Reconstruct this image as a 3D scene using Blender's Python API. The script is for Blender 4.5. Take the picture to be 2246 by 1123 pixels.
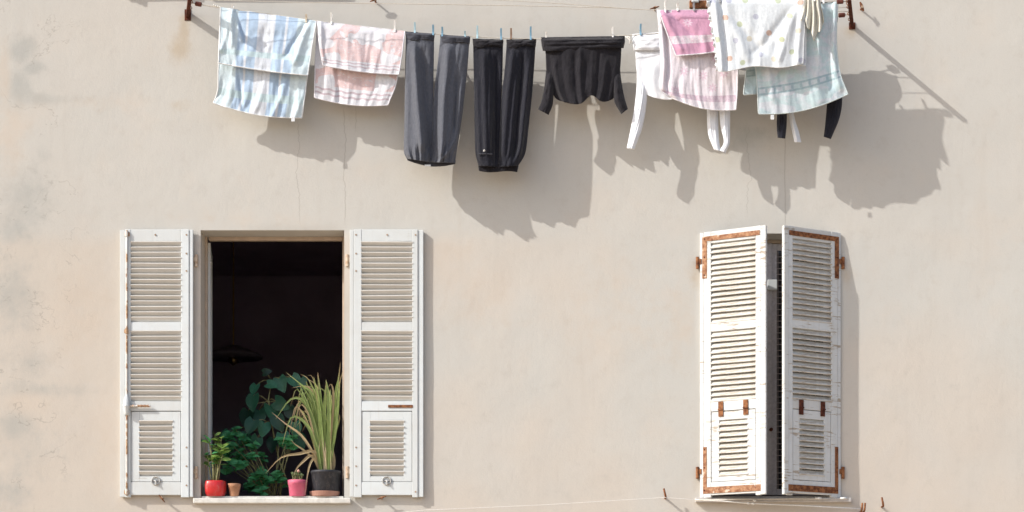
import bpy, math, random
from mathutils import Vector, Matrix, Euler, noise as mnoise

# ------------------------------------------------------------------ clear
for o in list(bpy.data.objects):
    bpy.data.objects.remove(o, do_unlink=True)
scn = bpy.context.scene
col = scn.collection

# ------------------------------------------------------------------ camera, sky, sun, exposure
P = 300.0                       # pixels of the photograph per metre on the wall plane
XC, YC, D = 1123.0, 1540.0, 4300.0   # where the camera stands, in those pixels
ZMID = 4.9
cam_d = bpy.data.cameras.new('camera')
cam = bpy.data.objects.new('camera', cam_d)
col.objects.link(cam)
cam.location = (0.0, -D / P, ZMID - (YC - 561.5) / P)
cam.rotation_euler = (math.radians(90), 0, 0)
cam_d.sensor_width = 36.0
cam_d.lens = 36.0 * D / 2246.0
cam_d.shift_y = (YC - 561.5) / 2246.0      # a view camera's rising front: verticals stay upright
cam_d.clip_end = 500
cam_d.clip_start = 0.1
scn.camera = cam

SUN_A, SUN_B = 2.2, 1.78        # shadow runs this far right / down per unit of distance from the wall
sun_to = Vector((-SUN_A, -1.0, SUN_B)).normalized()
elev = math.asin(sun_to.z)
azim = math.atan2(sun_to.x, sun_to.y)
wld = bpy.data.worlds.new('World')
scn.world = wld
wld.use_nodes = True
wn = wld.node_tree.nodes
sky = wn.new('ShaderNodeTexSky')
sky.sky_type = 'NISHITA'
sky.sun_disc = False
sky.sun_elevation = elev
sky.sun_rotation = azim % (2 * math.pi)
sky.air_density = 1.0
sky.dust_density = 2.5
sky.ozone_density = 1.0
wn['Background'].inputs['Strength'].default_value = 0.12
wld.node_tree.links.new(sky.outputs[0], wn['Background'].inputs['Color'])

sl = bpy.data.lights.new('sun', 'SUN')
sl.energy = 2.75
sl.angle = math.radians(0.5)
sl.color = (1.0, 0.96, 0.90)
sun = bpy.data.objects.new('sun', sl)
sun.rotation_euler = (-sun_to).to_track_quat('-Z', 'Y').to_euler()
sun.location = (-6, -6, 12)
col.objects.link(sun)

scn.view_settings.view_transform = 'Standard'
scn.view_settings.look = 'None'
scn.view_settings.gamma = 1.0
scn.view_settings.use_curve_mapping = False
scn.view_settings.exposure = 0.72

# ------------------------------------------------------------------ helpers
def W(px, py, d=0.0):
    """world point seen at pixel (px,py) that stands d pixels out from the wall"""
    k = 1.0 - d / D
    X = XC + (px - XC) * k
    Y = YC + (py - YC) * k
    return Vector(((X - 1123.0) / P, -d / P, ZMID + (561.5 - Y) / P))

def clamp(x, a=0.0, b=1.0):
    return a if x < a else b if x > b else x

def sstep(a, b, x):
    if a == b:
        return 0.0 if x < a else 1.0
    t = clamp((x - a) / (b - a))
    return t * t * (3 - 2 * t)

def poly(pts, t):
    """Catmull-Rom through equally spaced tuples, t in 0..1"""
    n = len(pts) - 1
    x = clamp(t) * n
    i = min(int(x), n - 1)
    f = x - i
    p1, p2 = pts[i], pts[i + 1]
    p0 = pts[i - 1] if i > 0 else tuple(2 * a - b for a, b in zip(p1, p2))
    p3 = pts[i + 2] if i + 2 <= n else tuple(2 * b - a for a, b in zip(p1, p2))
    out = []
    for a, b, c, d in zip(p0, p1, p2, p3):
        out.append(0.5 * (2 * b + (c - a) * f + (2 * a - 5 * b + 4 * c - d) * f * f + (3 * b - a - 3 * c + d) * f ** 3))
    return tuple(out)

def wloc(o):
    v = Vector((0, 0, 0))
    while o:
        v += o.location
        o = o.parent
    return v

class MB:
    def __init__(self):
        self.v = []; self.f = []; self.uv = []
    def add(self, verts, faces, uvs=None):
        b = len(self.v)
        self.v += [Vector(p) for p in verts]
        self.uv += list(uvs) if uvs else [(0.0, 0.0)] * len(verts)
        self.f += [tuple(i + b for i in f) for f in faces]
        return self
    def box(self, a, b):
        x0, y0, z0 = [min(p, q) for p, q in zip(a, b)]
        x1, y1, z1 = [max(p, q) for p, q in zip(a, b)]
        return self.add([(x0, y0, z0), (x1, y0, z0), (x1, y1, z0), (x0, y1, z0), (x0, y0, z1), (x1, y0, z1), (x1, y1, z1), (x0, y1, z1)],
                        [(0, 3, 2, 1), (4, 5, 6, 7), (0, 1, 5, 4), (1, 2, 6, 5), (2, 3, 7, 6), (3, 0, 4, 7)])
    def tube(self, pts, rad, n=8, cap=True, flat=1.0):
        pts = [Vector(p) for p in pts]
        m = len(pts)
        rs = rad if isinstance(rad, (list, tuple)) else [rad] * m
        vs, us = [], []
        t0 = (pts[1] - pts[0]).normalized()
        up = Vector((0, 0, 1)) if abs(t0.z) < 0.9 else Vector((0, 1, 0))
        nrm = t0.cross(up).normalized()
        for i in range(m):
            t = (pts[min(i + 1, m - 1)] - pts[max(i - 1, 0)]).normalized()
            nrm = (nrm - t * nrm.dot(t)).normalized()
            bn = t.cross(nrm)
            for k in range(n):
                a = 2 * math.pi * k / n
                vs.append(pts[i] + nrm * (math.cos(a) * rs[i]) + bn * (math.sin(a) * rs[i] * flat))
                us.append((k / n, i / (m - 1)))
        fs = []
        for i in range(m - 1):
            for k in range(n):
                fs.append((i * n + k, i * n + (k + 1) % n, (i + 1) * n + (k + 1) % n, (i + 1) * n + k))
        if cap:
            fs.append(tuple(range(n - 1, -1, -1)))
            fs.append(tuple((m - 1) * n + k for k in range(n)))
        return self.add(vs, fs, us)
    def lathe(self, prof, c, n=28, sq=0.0):
        """prof: list of (r,z) from bottom to top round c; sq>0 squares the plan a little"""
        vs, us = [], []
        m = len(prof)
        for i, (r, z) in enumerate(prof):
            for k in range(n):
                a = 2 * math.pi * k / n
                rr = r * (1 + sq * (1 / max(abs(math.cos(a)), abs(math.sin(a))) - 1))
                vs.append((c[0] + rr * math.cos(a), c[1] + rr * math.sin(a), c[2] + z))
                us.append((k / n, i / (m - 1)))
        fs = []
        for i in range(m - 1):
            for k in range(n):
                fs.append((i * n + k, i * n + (k + 1) % n, (i + 1) * n + (k + 1) % n, (i + 1) * n + k))
        fs.append(tuple(range(n - 1, -1, -1)))
        fs.append(tuple((m - 1) * n + k for k in range(n)))
        return self.add(vs, fs, us)
    def grid(self, pts, uvs, nu, nv, wrap=False):
        fs = []
        for j in range(nv - 1):
            for i in range(nu - (0 if wrap else 1)):
                a = j * nu + i; b = j * nu + (i + 1) % nu
                fs.append((a, b, b + nu, a + nu))
        return self.add(pts, fs, uvs)
    def mesh(self, name, mat, off=Vector((0, 0, 0)), smooth=False):
        me = bpy.data.meshes.new(name)
        me.from_pydata([v - off for v in self.v], [], self.f)
        ul = me.uv_layers.new(name='UVMap')
        li = [0] * len(me.loops)
        me.loops.foreach_get('vertex_index', li)
        flat = []
        for i in li:
            flat += self.uv[i]
        ul.data.foreach_set('uv', flat)
        if mat:
            me.materials.append(mat)
        if smooth:
            me.polygons.foreach_set('use_smooth', [True] * len(me.polygons))
        me.update()
        return me
    def build(self, name, mat, parent=None, local=False, smooth=False, bevel=0.0, solid=0.0, sub=0):
        off = Vector((0, 0, 0)) if (local or not parent) else wloc(parent)
        o = bpy.data.objects.new(name, self.mesh(name, mat, off, smooth))
        col.objects.link(o)
        o.parent = parent
        if solid:
            m = o.modifiers.new('thick', 'SOLIDIFY'); m.thickness = solid; m.offset = 0
        if sub:
            m = o.modifiers.new('sub', 'SUBSURF'); m.levels = sub; m.render_levels = sub
        if bevel:
            m = o.modifiers.new('bevel', 'BEVEL'); m.width = bevel; m.segments = 2; m.limit_method = 'ANGLE'
        return o

def tag(o, label=None, cat=None, group=None, kind=None):
    if label: o['label'] = label
    if cat: o['category'] = cat
    if group: o['group'] = group
    if kind: o['kind'] = kind
    return o

def empty(name, loc, label=None, cat=None, group=None):
    o = bpy.data.objects.new(name, None)
    o.empty_display_size = 0.1
    o.location = loc
    col.objects.link(o)
    return tag(o, label, cat, group)

def inst(name, me, parent, loc, rot=(0, 0, 0), sc=(1, 1, 1)):
    o = bpy.data.objects.new(name, me)
    o.location = loc; o.rotation_euler = rot; o.scale = sc
    col.objects.link(o)
    o.parent = parent
    return o

def copy_tree(o, parent=None):
    c = o.copy()
    col.objects.link(c)
    c.parent = parent
    for ch in list(o.children):
        copy_tree(ch, c)
    return c

# ------------------------------------------------------------------ materials
class NT:
    """small wrapper for node trees"""
    def __init__(self, name, rough=0.8, spec=0.3):
        self.m = bpy.data.materials.new(name)
        self.m.use_nodes = True
        self.t = self.m.node_tree
        self.n = self.t.nodes
        self.b = self.n['Principled BSDF']
        self.b.inputs['Roughness'].default_value = rough
        self.b.inputs['Specular IOR Level'].default_value = spec
    def lk(self, a, b):
        self.t.links.new(a, b)
    def val(self, inp, x):
        if isinstance(x, (int, float)):
            inp.default_value = x
        elif isinstance(x, (tuple, list)):
            inp.default_value = tuple(x) + ((1.0,) if len(inp.default_value) == 4 and len(x) == 3 else ())
        else:
            self.lk(x, inp)
    def coord(self, kind='Object'):
        return self.n.new('ShaderNodeTexCoord').outputs[kind]
    def sep(self, vec):
        s = self.n.new('ShaderNodeSeparateXYZ'); self.lk(vec, s.inputs[0]); return s.outputs
    def mapping(self, vec, sc=(1, 1, 1), loc=(0, 0, 0)):
        s = self.n.new('ShaderNodeMapping'); self.lk(vec, s.inputs['Vector'])
        s.inputs['Scale'].default_value = sc; s.inputs['Location'].default_value = loc
        return s.outputs[0]
    def noise(self, vec, scale, detail=4, rough=0.55, dist=0.0):
        s = self.n.new('ShaderNodeTexNoise')
        if vec is not None: self.lk(vec, s.inputs['Vector'])
        s.inputs['Scale'].default_value = scale; s.inputs['Detail'].default_value = detail
        s.inputs['Roughness'].default_value = rough; s.inputs['Distortion'].default_value = dist
        return s.outputs['Fac']
    def vor(self, vec, scale, feature='F1'):
        s = self.n.new('ShaderNodeTexVoronoi'); s.feature = feature
        self.lk(vec, s.inputs['Vector']); s.inputs['Scale'].default_value = scale
        return s.outputs['Distance']
    def math(self, op, a, b=0.0, c=0.0):
        s = self.n.new('ShaderNodeMath'); s.operation = op
        for i, x in enumerate((a, b, c)):
            self.val(s.inputs[i], x)
        return s.outputs[0]
    def rng(self, x, a, b, c=0.0, d=1.0):
        s = self.n.new('ShaderNodeMapRange'); s.interpolation_type = 'SMOOTHSTEP'
        self.val(s.inputs[0], x)
        for i, y in enumerate((a, b, c, d)):
            s.inputs[i + 1].default_value = y
        return s.outputs[0]
    def mix(self, f, a, b, blend='MIX'):
        s = self.n.new('ShaderNodeMix'); s.data_type = 'RGBA'; s.blend_type = blend
        self.val(s.inputs[0], f)
        self.val(s.inputs[6], a); self.val(s.inputs[7], b)
        return s.outputs[2]
    def ramp(self, x, stops, interp='LINEAR'):
        s = self.n.new('ShaderNodeValToRGB'); self.lk(x, s.inputs[0])
        r = s.color_ramp; r.interpolation = interp
        while len(r.elements) < len(stops):
            r.elements.new(0.5)
        for e, (p, c) in zip(r.elements, stops):
            e.position = p; e.color = tuple(c) + (1.0,)
        return s.outputs[0]
    def color(self, c):
        self.val(self.b.inputs['Base Color'], c)
    def bump(self, h, strength=0.3, dist=0.01, prev=None):
        s = self.n.new('ShaderNodeBump')
        s.inputs['Strength'].default_value = strength; s.inputs['Distance'].default_value = dist
        self.lk(h, s.inputs['Height'])
        if prev is not None: self.lk(prev, s.inputs['Normal'])
        self.lk(s.outputs[0], self.b.inputs['Normal'])
        return s.outputs[0]

def m_simple(name, c, rough=0.8, var=0.12, scale=12, spec=0.3, bump=0.0, bscale=60, metal=0.0, sc3=(1, 1, 1), dust=0.0):
    n = NT(name, rough, spec)
    v = n.mapping(n.coord('Object'), sc3)
    f = n.noise(v, scale, 5)
    lo = tuple(x * (1 - var) for x in c); hi = tuple(min(1, x * (1 + var)) for x in c)
    cc = n.mix(n.rng(f, 0.3, 0.7), lo, hi)
    if dust:
        cc = n.mix(n.rng(n.noise(n.mapping(v, (1, 1, .5)), 26, 6, .75), .5, .72, 0, dust), cc, (0.46, 0.42, 0.37))
    n.color(cc)
    n.b.inputs['Metallic'].default_value = metal
    if bump:
        n.bump(n.noise(v, bscale, 4), bump, 0.004)
    return n.m

def m_rust(name, dark=(0.10, 0.035, 0.018), lite=(0.30, 0.13, 0.055), paint=None, pt=.58):
    n = NT(name, 0.85, 0.25)
    v = n.coord('Object')
    f = n.noise(v, 30, 6, 0.65)
    c = n.mix(n.rng(f, 0.35, 0.65), dark, lite)
    if paint:
        g = n.noise(v, 14, 5, 0.7)
        c = n.mix(n.rng(g, pt, pt + .06), c, paint)
    n.color(c)
    n.bump(n.noise(v, 140, 4), 0.5, 0.003)
    return n.m

def m_paint(name, wear=0.62, base=(0.635, 0.685, 0.705), wood=(0.36, 0.31, 0.25), grime=0.25):
    """old white shutter paint: grime, faint streaks, chips down to grey wood"""
    n = NT(name, 0.55, 0.35)
    v = n.coord('Object')
    vs = n.mapping(v, (1, 1, 1))
    long_ = n.mapping(v, (30, 30, 3))
    g = n.noise(vs, 9, 5, 0.6)
    c = n.mix(n.rng(g, 0.35, 0.75, 0, grime), base, (0.50, 0.49, 0.45))
    st = n.noise(n.mapping(v, (40, 40, 2.5)), 1.0, 4)
    c = n.mix(n.rng(st, 0.5, 0.8, 0, grime), c, (0.46, 0.44, 0.39))
    chip = n.math('ADD', n.noise(n.mapping(v, (6, 40, 60)), 1.0, 5, 0.7), n.math('MULTIPLY', n.noise(vs, 5, 3), 0.4))
    cm = n.rng(chip, wear + 0.2, wear + 0.26)
    oi = n.n.new('ShaderNodeObjectInfo')
    c = n.mix(n.rng(oi.outputs['Random'], 0, 1, 0, .28), c, (0.46, 0.44, 0.40))
    c = n.mix(cm, c, wood)
    n.color(c)
    b = n.math('SUBTRACT', n.noise(n.mapping(v, (60, 60, 60)), 1.0, 4), n.math('MULTIPLY', cm, 0.8))
    n.bump(b, 0.25, 0.002)
    return n.m

def m_cloth(name, fcol, bscale=420, bstr=0.35, rough=0.95, fuzz=0.06, bdist=0.003, crease=0.3):
    """fcol(n, uv_outputs, objcoord) -> colour socket"""
    n = NT(name, rough, 0.1)
    uv = n.coord('UV'); s = n.sep(uv); v = n.coord('Object')
    c = fcol(n, s, v)
    f = n.noise(v, 55, 4, 0.7)
    c = n.mix(n.rng(f, 0.3, 0.7, 0, 1), c, n.mix(1.0, c, (1 - fuzz * 2,) * 3, 'MULTIPLY'))
    n.color(c)
    n.b.inputs['Sheen Weight'].default_value = 0.15
    n.b.inputs['Sheen Roughness'].default_value = 0.6
    h = n.noise(v, bscale * .45, 2, 0.6)
    p = n.bump(h, bstr, bdist)
    n.bump(n.noise(n.mapping(v, (1, 1, .45)), 42, 4, 0.6), crease, 0.010, p)
    return n.m

def plain(c):
    return lambda n, s, v: c if not isinstance(c, tuple) else n.mix(0.0, c, c)

M = {}
M['white_paint'] = m_paint('white_shutter_paint', 0.72, grime=0.22)
M['worn_paint'] = m_paint('worn_shutter_paint', 0.58, base=(0.62, 0.65, 0.665), grime=0.4)
M['slat_paint'] = m_paint('slat_paint', 0.68, base=(0.63, 0.62, 0.59), grime=0.35)
M['worn_slat'] = m_paint('worn_slat_paint', 0.485, base=(0.60, 0.59, 0.555), wood=(0.42, 0.37, 0.31), grime=0.55)
M['rust'] = m_rust('rusty_iron')
M['dark_rust'] = m_rust('dark_rusty_iron', (0.045, 0.013, 0.008), (0.12, 0.035, 0.018))
M['pale_rust'] = m_rust('pale_rust_strap', (0.20, 0.085, 0.045), (0.42, 0.24, 0.14), paint=(0.56, 0.47, 0.38))
M['bolt_rust'] = m_rust('flaking_bolt_rod', (0.30, 0.17, 0.10), (0.50, 0.35, 0.22), paint=(0.62, 0.60, 0.56), pt=.46)
M['screw'] = m_rust('screw_rust', (0.25, 0.17, 0.11), (0.42, 0.32, 0.24))
M['cream_iron'] = m_rust('painted_hinge', (0.42, 0.30, 0.20), (0.6, 0.5, 0.4), paint=(0.62, 0.56, 0.48))
M['frame_tan'] = m_simple('tan_window_frame', (0.47, 0.38, 0.30), 0.6, 0.1, 14, bump=0.2)
M['frame_grey'] = m_simple('grey_window_sash', (0.50, 0.48, 0.50), 0.5, 0.12, 40)
M['sill'] = m_simple('pale_sill_stone', (0.63, 0.62, 0.58), 0.7, 0.1, 18, bump=0.2, dust=.45)
M['sill_grey'] = m_simple('grey_sill_slate', (0.50, 0.48, 0.46), 0.6, 0.12, 18, bump=0.2)
M['sill_red'] = m_simple('red_tile_sill', (0.22, 0.085, 0.05), 0.7, 0.2, 30, bump=0.2)
M['old_wood'] = m_simple('old_wood', (0.42, 0.37, 0.31), 0.8, 0.3, 6, bump=0.4, sc3=(4, 30, 30))
M['room'] = m_simple('dark_room_walls', (0.34, 0.28, 0.36), 0.9, 0.1, 2)
M['room_floor'] = m_simple('dark_wood_floor', (0.10, 0.06, 0.04), 0.6, 0.2, 6)
M['rope'] = m_simple('pale_cord', (0.55, 0.52, 0.46), 0.9, 0.1, 80)
M['white_rope'] = m_simple('white_cord', (0.74, 0.73, 0.70), 0.9, 0.08, 80)
M['dark_cord'] = m_simple('grey_wire', (0.20, 0.17, 0.15), 0.7, 0.1, 80)
M['insulator'] = m_simple('brown_block', (0.11, 0.035, 0.025), 0.6, 0.15, 40)
M['pin_white'] = m_simple('white_peg', (0.80, 0.80, 0.78), 0.45, 0.05)
M['pin_blue'] = m_simple('blue_peg', (0.18, 0.34, 0.47), 0.5, 0.08)
M['pin_pale'] = m_simple('pale_blue_peg', (0.40, 0.58, 0.66), 0.45, 0.08)
M['pin_brown'] = m_simple('wooden_peg', (0.24, 0.16, 0.11), 0.7, 0.15, 60)
M['pin_beige'] = m_simple('beige_peg', (0.62, 0.54, 0.42), 0.6, 0.1, 60)
M['pin_grey'] = m_simple('grey_peg', (0.28, 0.29, 0.31), 0.5, 0.08)
M['steel'] = m_simple('peg_spring', (0.45, 0.45, 0.45), 0.4, 0.05, metal=1.0)
M['dull_iron'] = m_simple('dull_painted_iron', (0.42, 0.42, 0.41), 0.7, 0.3, 60)
M['pot_red'] = m_simple('red_glazed_pot', (0.50, 0.020, 0.022), 0.3, 0.2, 9, spec=0.5, dust=.2)
M['pot_pink'] = m_simple('pink_pot', (0.58, 0.12, 0.20), 0.5, 0.15, 9, dust=.3)
M['pot_black'] = m_simple('charcoal_plastic_pot', (0.036, 0.038, 0.046), 0.6, 0.2, 20, dust=.18)
M['terracotta'] = m_simple('terracotta', (0.42, 0.22, 0.13), 0.85, 0.22, 14, bump=0.2)
M['saucer'] = m_simple('pinkish_saucer', (0.40, 0.22, 0.17), 0.7, 0.12, 14)
M['soil'] = m_simple('potting_soil', (0.035, 0.025, 0.018), 0.95, 0.4, 60, bump=0.6)
M['brass'] = m_simple('brass', (0.45, 0.30, 0.13), 0.35, 0.1, metal=1.0)
M['lamp_shade'] = m_simple('dark_lamp_shade', (0.15, 0.13, 0.16), 0.6, 0.1)
M['lace'] = m_simple('lattice_bars', (0.30, 0.26, 0.25), 0.8, 0.1)

def m_leaf(name, c, tip=None, rough=0.45, trans=0.25, var=0.35):
    n = NT(name, rough, 0.4)
    s = n.sep(n.coord('UV')); oi = n.n.new('ShaderNodeObjectInfo')
    base = n.mix(oi.outputs['Random'], tuple(x * (1 - var) for x in c), tuple(x * (1 + var) for x in c))
    if tip:
        f = n.math('ADD', s[1], n.math('MULTIPLY', n.math('SUBTRACT', oi.outputs['Random'], 0.5), 0.5))
        base = n.mix(n.rng(f, 0.74, 1.05), base, tip)
    base = n.mix(n.rng(n.noise(n.coord('Object'), 40, 3), 0.35, 0.7, 0, 0.35), base, tuple(x * 0.6 for x in c))
    n.color(base)
    n.b.inputs['Subsurface Weight'].default_value = 0.0
    tr = n.n.new('ShaderNodeBsdfTranslucent')
    n.lk(base, tr.inputs[0])
    mx = n.n.new('ShaderNodeMixShader'); mx.inputs[0].default_value = trans
    out = n.n['Material Output']
    n.lk(n.b.outputs[0], mx.inputs[1]); n.lk(tr.outputs[0], mx.inputs[2]); n.lk(mx.outputs[0], out.inputs[0])
    return n.m
M['grass_blade'] = m_leaf('grass_blade', (0.33, 0.43, 0.14), (0.54, 0.39, 0.22), 0.5, 0.25, 0.3)
M['dry_blade'] = m_leaf('dry_blade', (0.52, 0.40, 0.22), (0.52, 0.36, 0.25), 0.7, 0.2, 0.2)
M['stalk'] = m_leaf('pale_stalk', (0.52, 0.42, 0.25), None, 0.7, 0.1, 0.2)
M['young_leaf'] = m_leaf('fresh_leaf', (0.24, 0.38, 0.09), None, 0.4, 0.3)
M['dark_leaf'] = m_leaf('deep_green_leaf', (0.09, 0.36, 0.14), None, 0.5, 0.2)
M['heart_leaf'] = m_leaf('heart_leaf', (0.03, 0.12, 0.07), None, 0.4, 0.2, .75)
M['green_stem'] = m_simple('green_stem', (0.28, 0.27, 0.13), 0.7, 0.2, 40)
M['succulent'] = m_leaf('succulent', (0.20, 0.27, 0.13), None, 0.5, 0.1)
M['bud'] = m_simple('pink_bud', (0.62, 0.36, 0.30), 0.6, 0.1)

# plaster of the house wall --------------------------------------------------
STAINS = ([(0, *b) for b in ((48, 110, 30, 32, .9), (70, 148, 26, 18, .85), (42, 190, 32, 45, .75), (95, 218, 110, 14, .6), (95, 342, 22, 22, .6),
              (60, 435, 60, 75, .65), (35, 505, 60, 40, .6), (28, 650, 55, 90, .65), (70, 800, 55, 40, .5), (110, 855, 130, 16, .6),
              (30, 935, 42, 36, .8), (60, 1000, 70, 60, .4), (15, 1080, 60, 60, .5), (2140, 850, 90, 12, .25), (1640, 300, 55, 30, .6), (1880, 520, 120, 30, .15))]
          + [(1, *b) for b in ((10, 170, 16, 80, .8), (20, 310, 40, 90, .7), (180, 690, 90, 150, .6), (60, 885, 60, 30, .6), (200, 225, 120, 18, .4), (240, 960, 60, 180, .55),
              (1330, 690, 130, 120, .4), (1050, 640, 110, 90, .4), (1500, 700, 34, 110, .5), (560, 480, 200, 16, .3), (1000, 560, 80, 60, .4))]
          + [(2, *b) for b in ((404, 68, 12, 40, .95), (396, 105, 22, 32, .8), (392, 230, 20, 14, .5), (1866, 66, 14, 12, .7), (1528, 610, 14, 40, .6), (1528, 1060, 12, 28, .5), (1858, 605, 12, 28, .5))])
def stain_at(px, py):
    c = [0.0, 0.0, 0.0]
    for k, bx_, by_, rx, ry, st in STAINS:
        r2 = ((px - bx_) / rx) ** 2 + ((py - by_) / ry) ** 2
        if r2 < 4:
            c[k] = max(c[k], st * math.exp(-r2 * .9))
    return (c[0], c[1], c[2], 1.0)

def m_wall():
    n = NT('ochre_grey_plaster', 0.95, 0.12)
    v = n.coord('Object'); s = n.sep(v)
    x, z = s[0], s[2]
    at = n.n.new('ShaderNodeVertexColor'); at.layer_name = 'stain'
    sr = n.n.new('ShaderNodeSeparateColor'); n.lk(at.outputs[0], sr.inputs[0])
    big = n.noise(v, 0.55, 3, 0.55)
    mid = n.noise(v, 2.4, 4, 0.62)
    fine = n.noise(v, 9, 4, 0.68)
    tiny = n.noise(v, 70, 2, 0.6)
    pale = (0.510, 0.505, 0.475); pink = (0.540, 0.497, 0.442); beige = (0.528, 0.477, 0.415)
    # older paler coat above the window heads, warmer below
    zz = n.math('ADD', z, n.math('MULTIPLY', n.math('SUBTRACT', mid, 0.5), 0.28))
    up = n.rng(zz, 4.95, 5.12)
    c_lo = n.mix(n.rng(big, 0.38, 0.62), pink, pale)
    c_lo = n.mix(n.rng(n.math('ADD', x, n.math('MULTIPLY', mid, 1.2)), -2.6, -0.6, 0.75, 0), c_lo, beige)
    c_up = n.mix(n.rng(big, 0.42, 0.68), pale, n.mix(0.4, pale, pink))
    c = n.mix(n.math('MULTIPLY', up, 0.85), c_lo, c_up)
    c = n.mix(n.rng(mid, 0.50, 0.70, 0, 0.4), c, pink)
    c = n.mix(n.rng(fine, 0.50, 0.75, 0, 0.4), c, (0.455, 0.43, 0.39))
    c = n.mix(n.rng(tiny, 0.55, 0.8, 0, 0.3), c, (0.43, 0.41, 0.37))
    stk = n.noise(n.mapping(v, (7, 1, .55)), 1.6, 4, .6)
    c = n.mix(n.rng(stk, 0.52, 0.72, 0, 0.22), c, (0.47, 0.44, 0.395))
    ptc = n.noise(n.mapping(v, (1, 1, 1), (11, 0, 4)), 1.3, 5, .7, .6)
    c = n.mix(n.rng(ptc, 0.54, 0.575, 0, 0.16), c, (0.545, 0.52, 0.485))
    nz = n.math('MULTIPLY', n.math('SUBTRACT', n.math('ADD', n.math('MULTIPLY', fine, .6), n.math('MULTIPLY', mid, .4)), 0.5), 1.5)
    for k, colr, mx in ((0, (0.355, 0.362, 0.345), .6), (1, (0.555, 0.470, 0.385), .5), (2, (0.43, 0.35, 0.25), .6)):
        f = n.rng(n.math('ADD', sr.outputs[k], n.math('MULTIPLY', nz, n.rng(sr.outputs[k], 0.0, .15))), 0.08, 0.85, 0, mx)
        c = n.mix(f, c, colr)
    # hairline cracks
    nt = n.n.new('ShaderNodeTexNoise'); n.lk(n.mapping(v, (0.0, 0.0, 1.0)), nt.inputs['Vector'])
    nt.inputs['Scale'].default_value = 2.6; nt.inputs['Detail'].default_value = 5; nt.inputs['Roughness'].default_value = .7
    wc = n.n.new('ShaderNodeSeparateColor'); n.lk(nt.outputs['Color'], wc.inputs[0])
    tot = None
    for i, (px, y0, y1, amp, w, st) in enumerate(((655, 255, 498, 0.16, 0.0045, 0.45), (757, 225, 500, 0.10, 0.005, 0.5), (780, 225, 300, 0.08, 0.004, 0.45),
              (1722, 280, 510, 0.03, 0.005, 0.55), (1640, 270, 480, -0.22, 0.0045, 0.4))):
        q0, q1 = W(px, y0), W(px, y1)
        cx = n.math('MULTIPLY_ADD', n.math('SUBTRACT', wc.outputs[i % 3], 0.5), amp, q0.x)
        dd = n.math('ABSOLUTE', n.math('SUBTRACT', x, cx))
        ln = n.rng(dd, w * 0.4, w, st * .75, 0.0)
        ln = n.math('MULTIPLY', ln, n.rng(n.math('ABSOLUTE', n.math('SUBTRACT', z, (q0.z + q1.z) / 2)), (q0.z - q1.z) / 2 - .1, (q0.z - q1.z) / 2, 1, 0))
        tot = ln if tot is None else n.math('MAXIMUM', tot, ln)
    # crazed old patches at the left
    iso = n.noise(n.mapping(v, (1, 0, 1.2), (5, 0, 2)), 2.0, 5, 0.6, .4)
    web = n.rng(n.math('ABSOLUTE', n.math('SUBTRACT', iso, .5)), 0.001, 0.006, 1, 0)
    web = n.math('MULTIPLY', web, n.math('MULTIPLY', n.rng(x, -3.35, -2.9, 0.4, 0), n.rng(mid, 0.48, 0.56)))
    tot = n.math('MAXIMUM', tot, web)
    c = n.mix(tot, c, (0.27, 0.25, 0.22))
    n.color(c)
    h = n.noise(v, 3.0, 6, 0.66)
    p = n.bump(h, 0.28, 0.02)
    n.bump(n.noise(v, 95, 3, .65), 0.16, 0.003, p)
    return n.m
M['wall'] = m_wall()
M['street'] = m_simple('pale_street_stone', (0.50, 0.39, 0.28), 0.9, 0.15, 1.5, bump=0.3)

# ------------------------------------------------------------------ setting: street, house wall, rooms
tag(MB().box((-120, -120, -0.3), (120, 0.2, 0.0)).build('street', M['street']), kind='structure')

HOLES = [(440, 505, 755, 1094), (1540, 512, 1838, 1094)]
def px2x(px): return (px - 1123.0) / P
def py2z(py): return ZMID + (561.5 - py) / P
holes = [(px2x(a), px2x(c), py2z(dd), py2z(b)) for a, b, c, dd in HOLES]   # x0,x1,z0,z1

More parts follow.
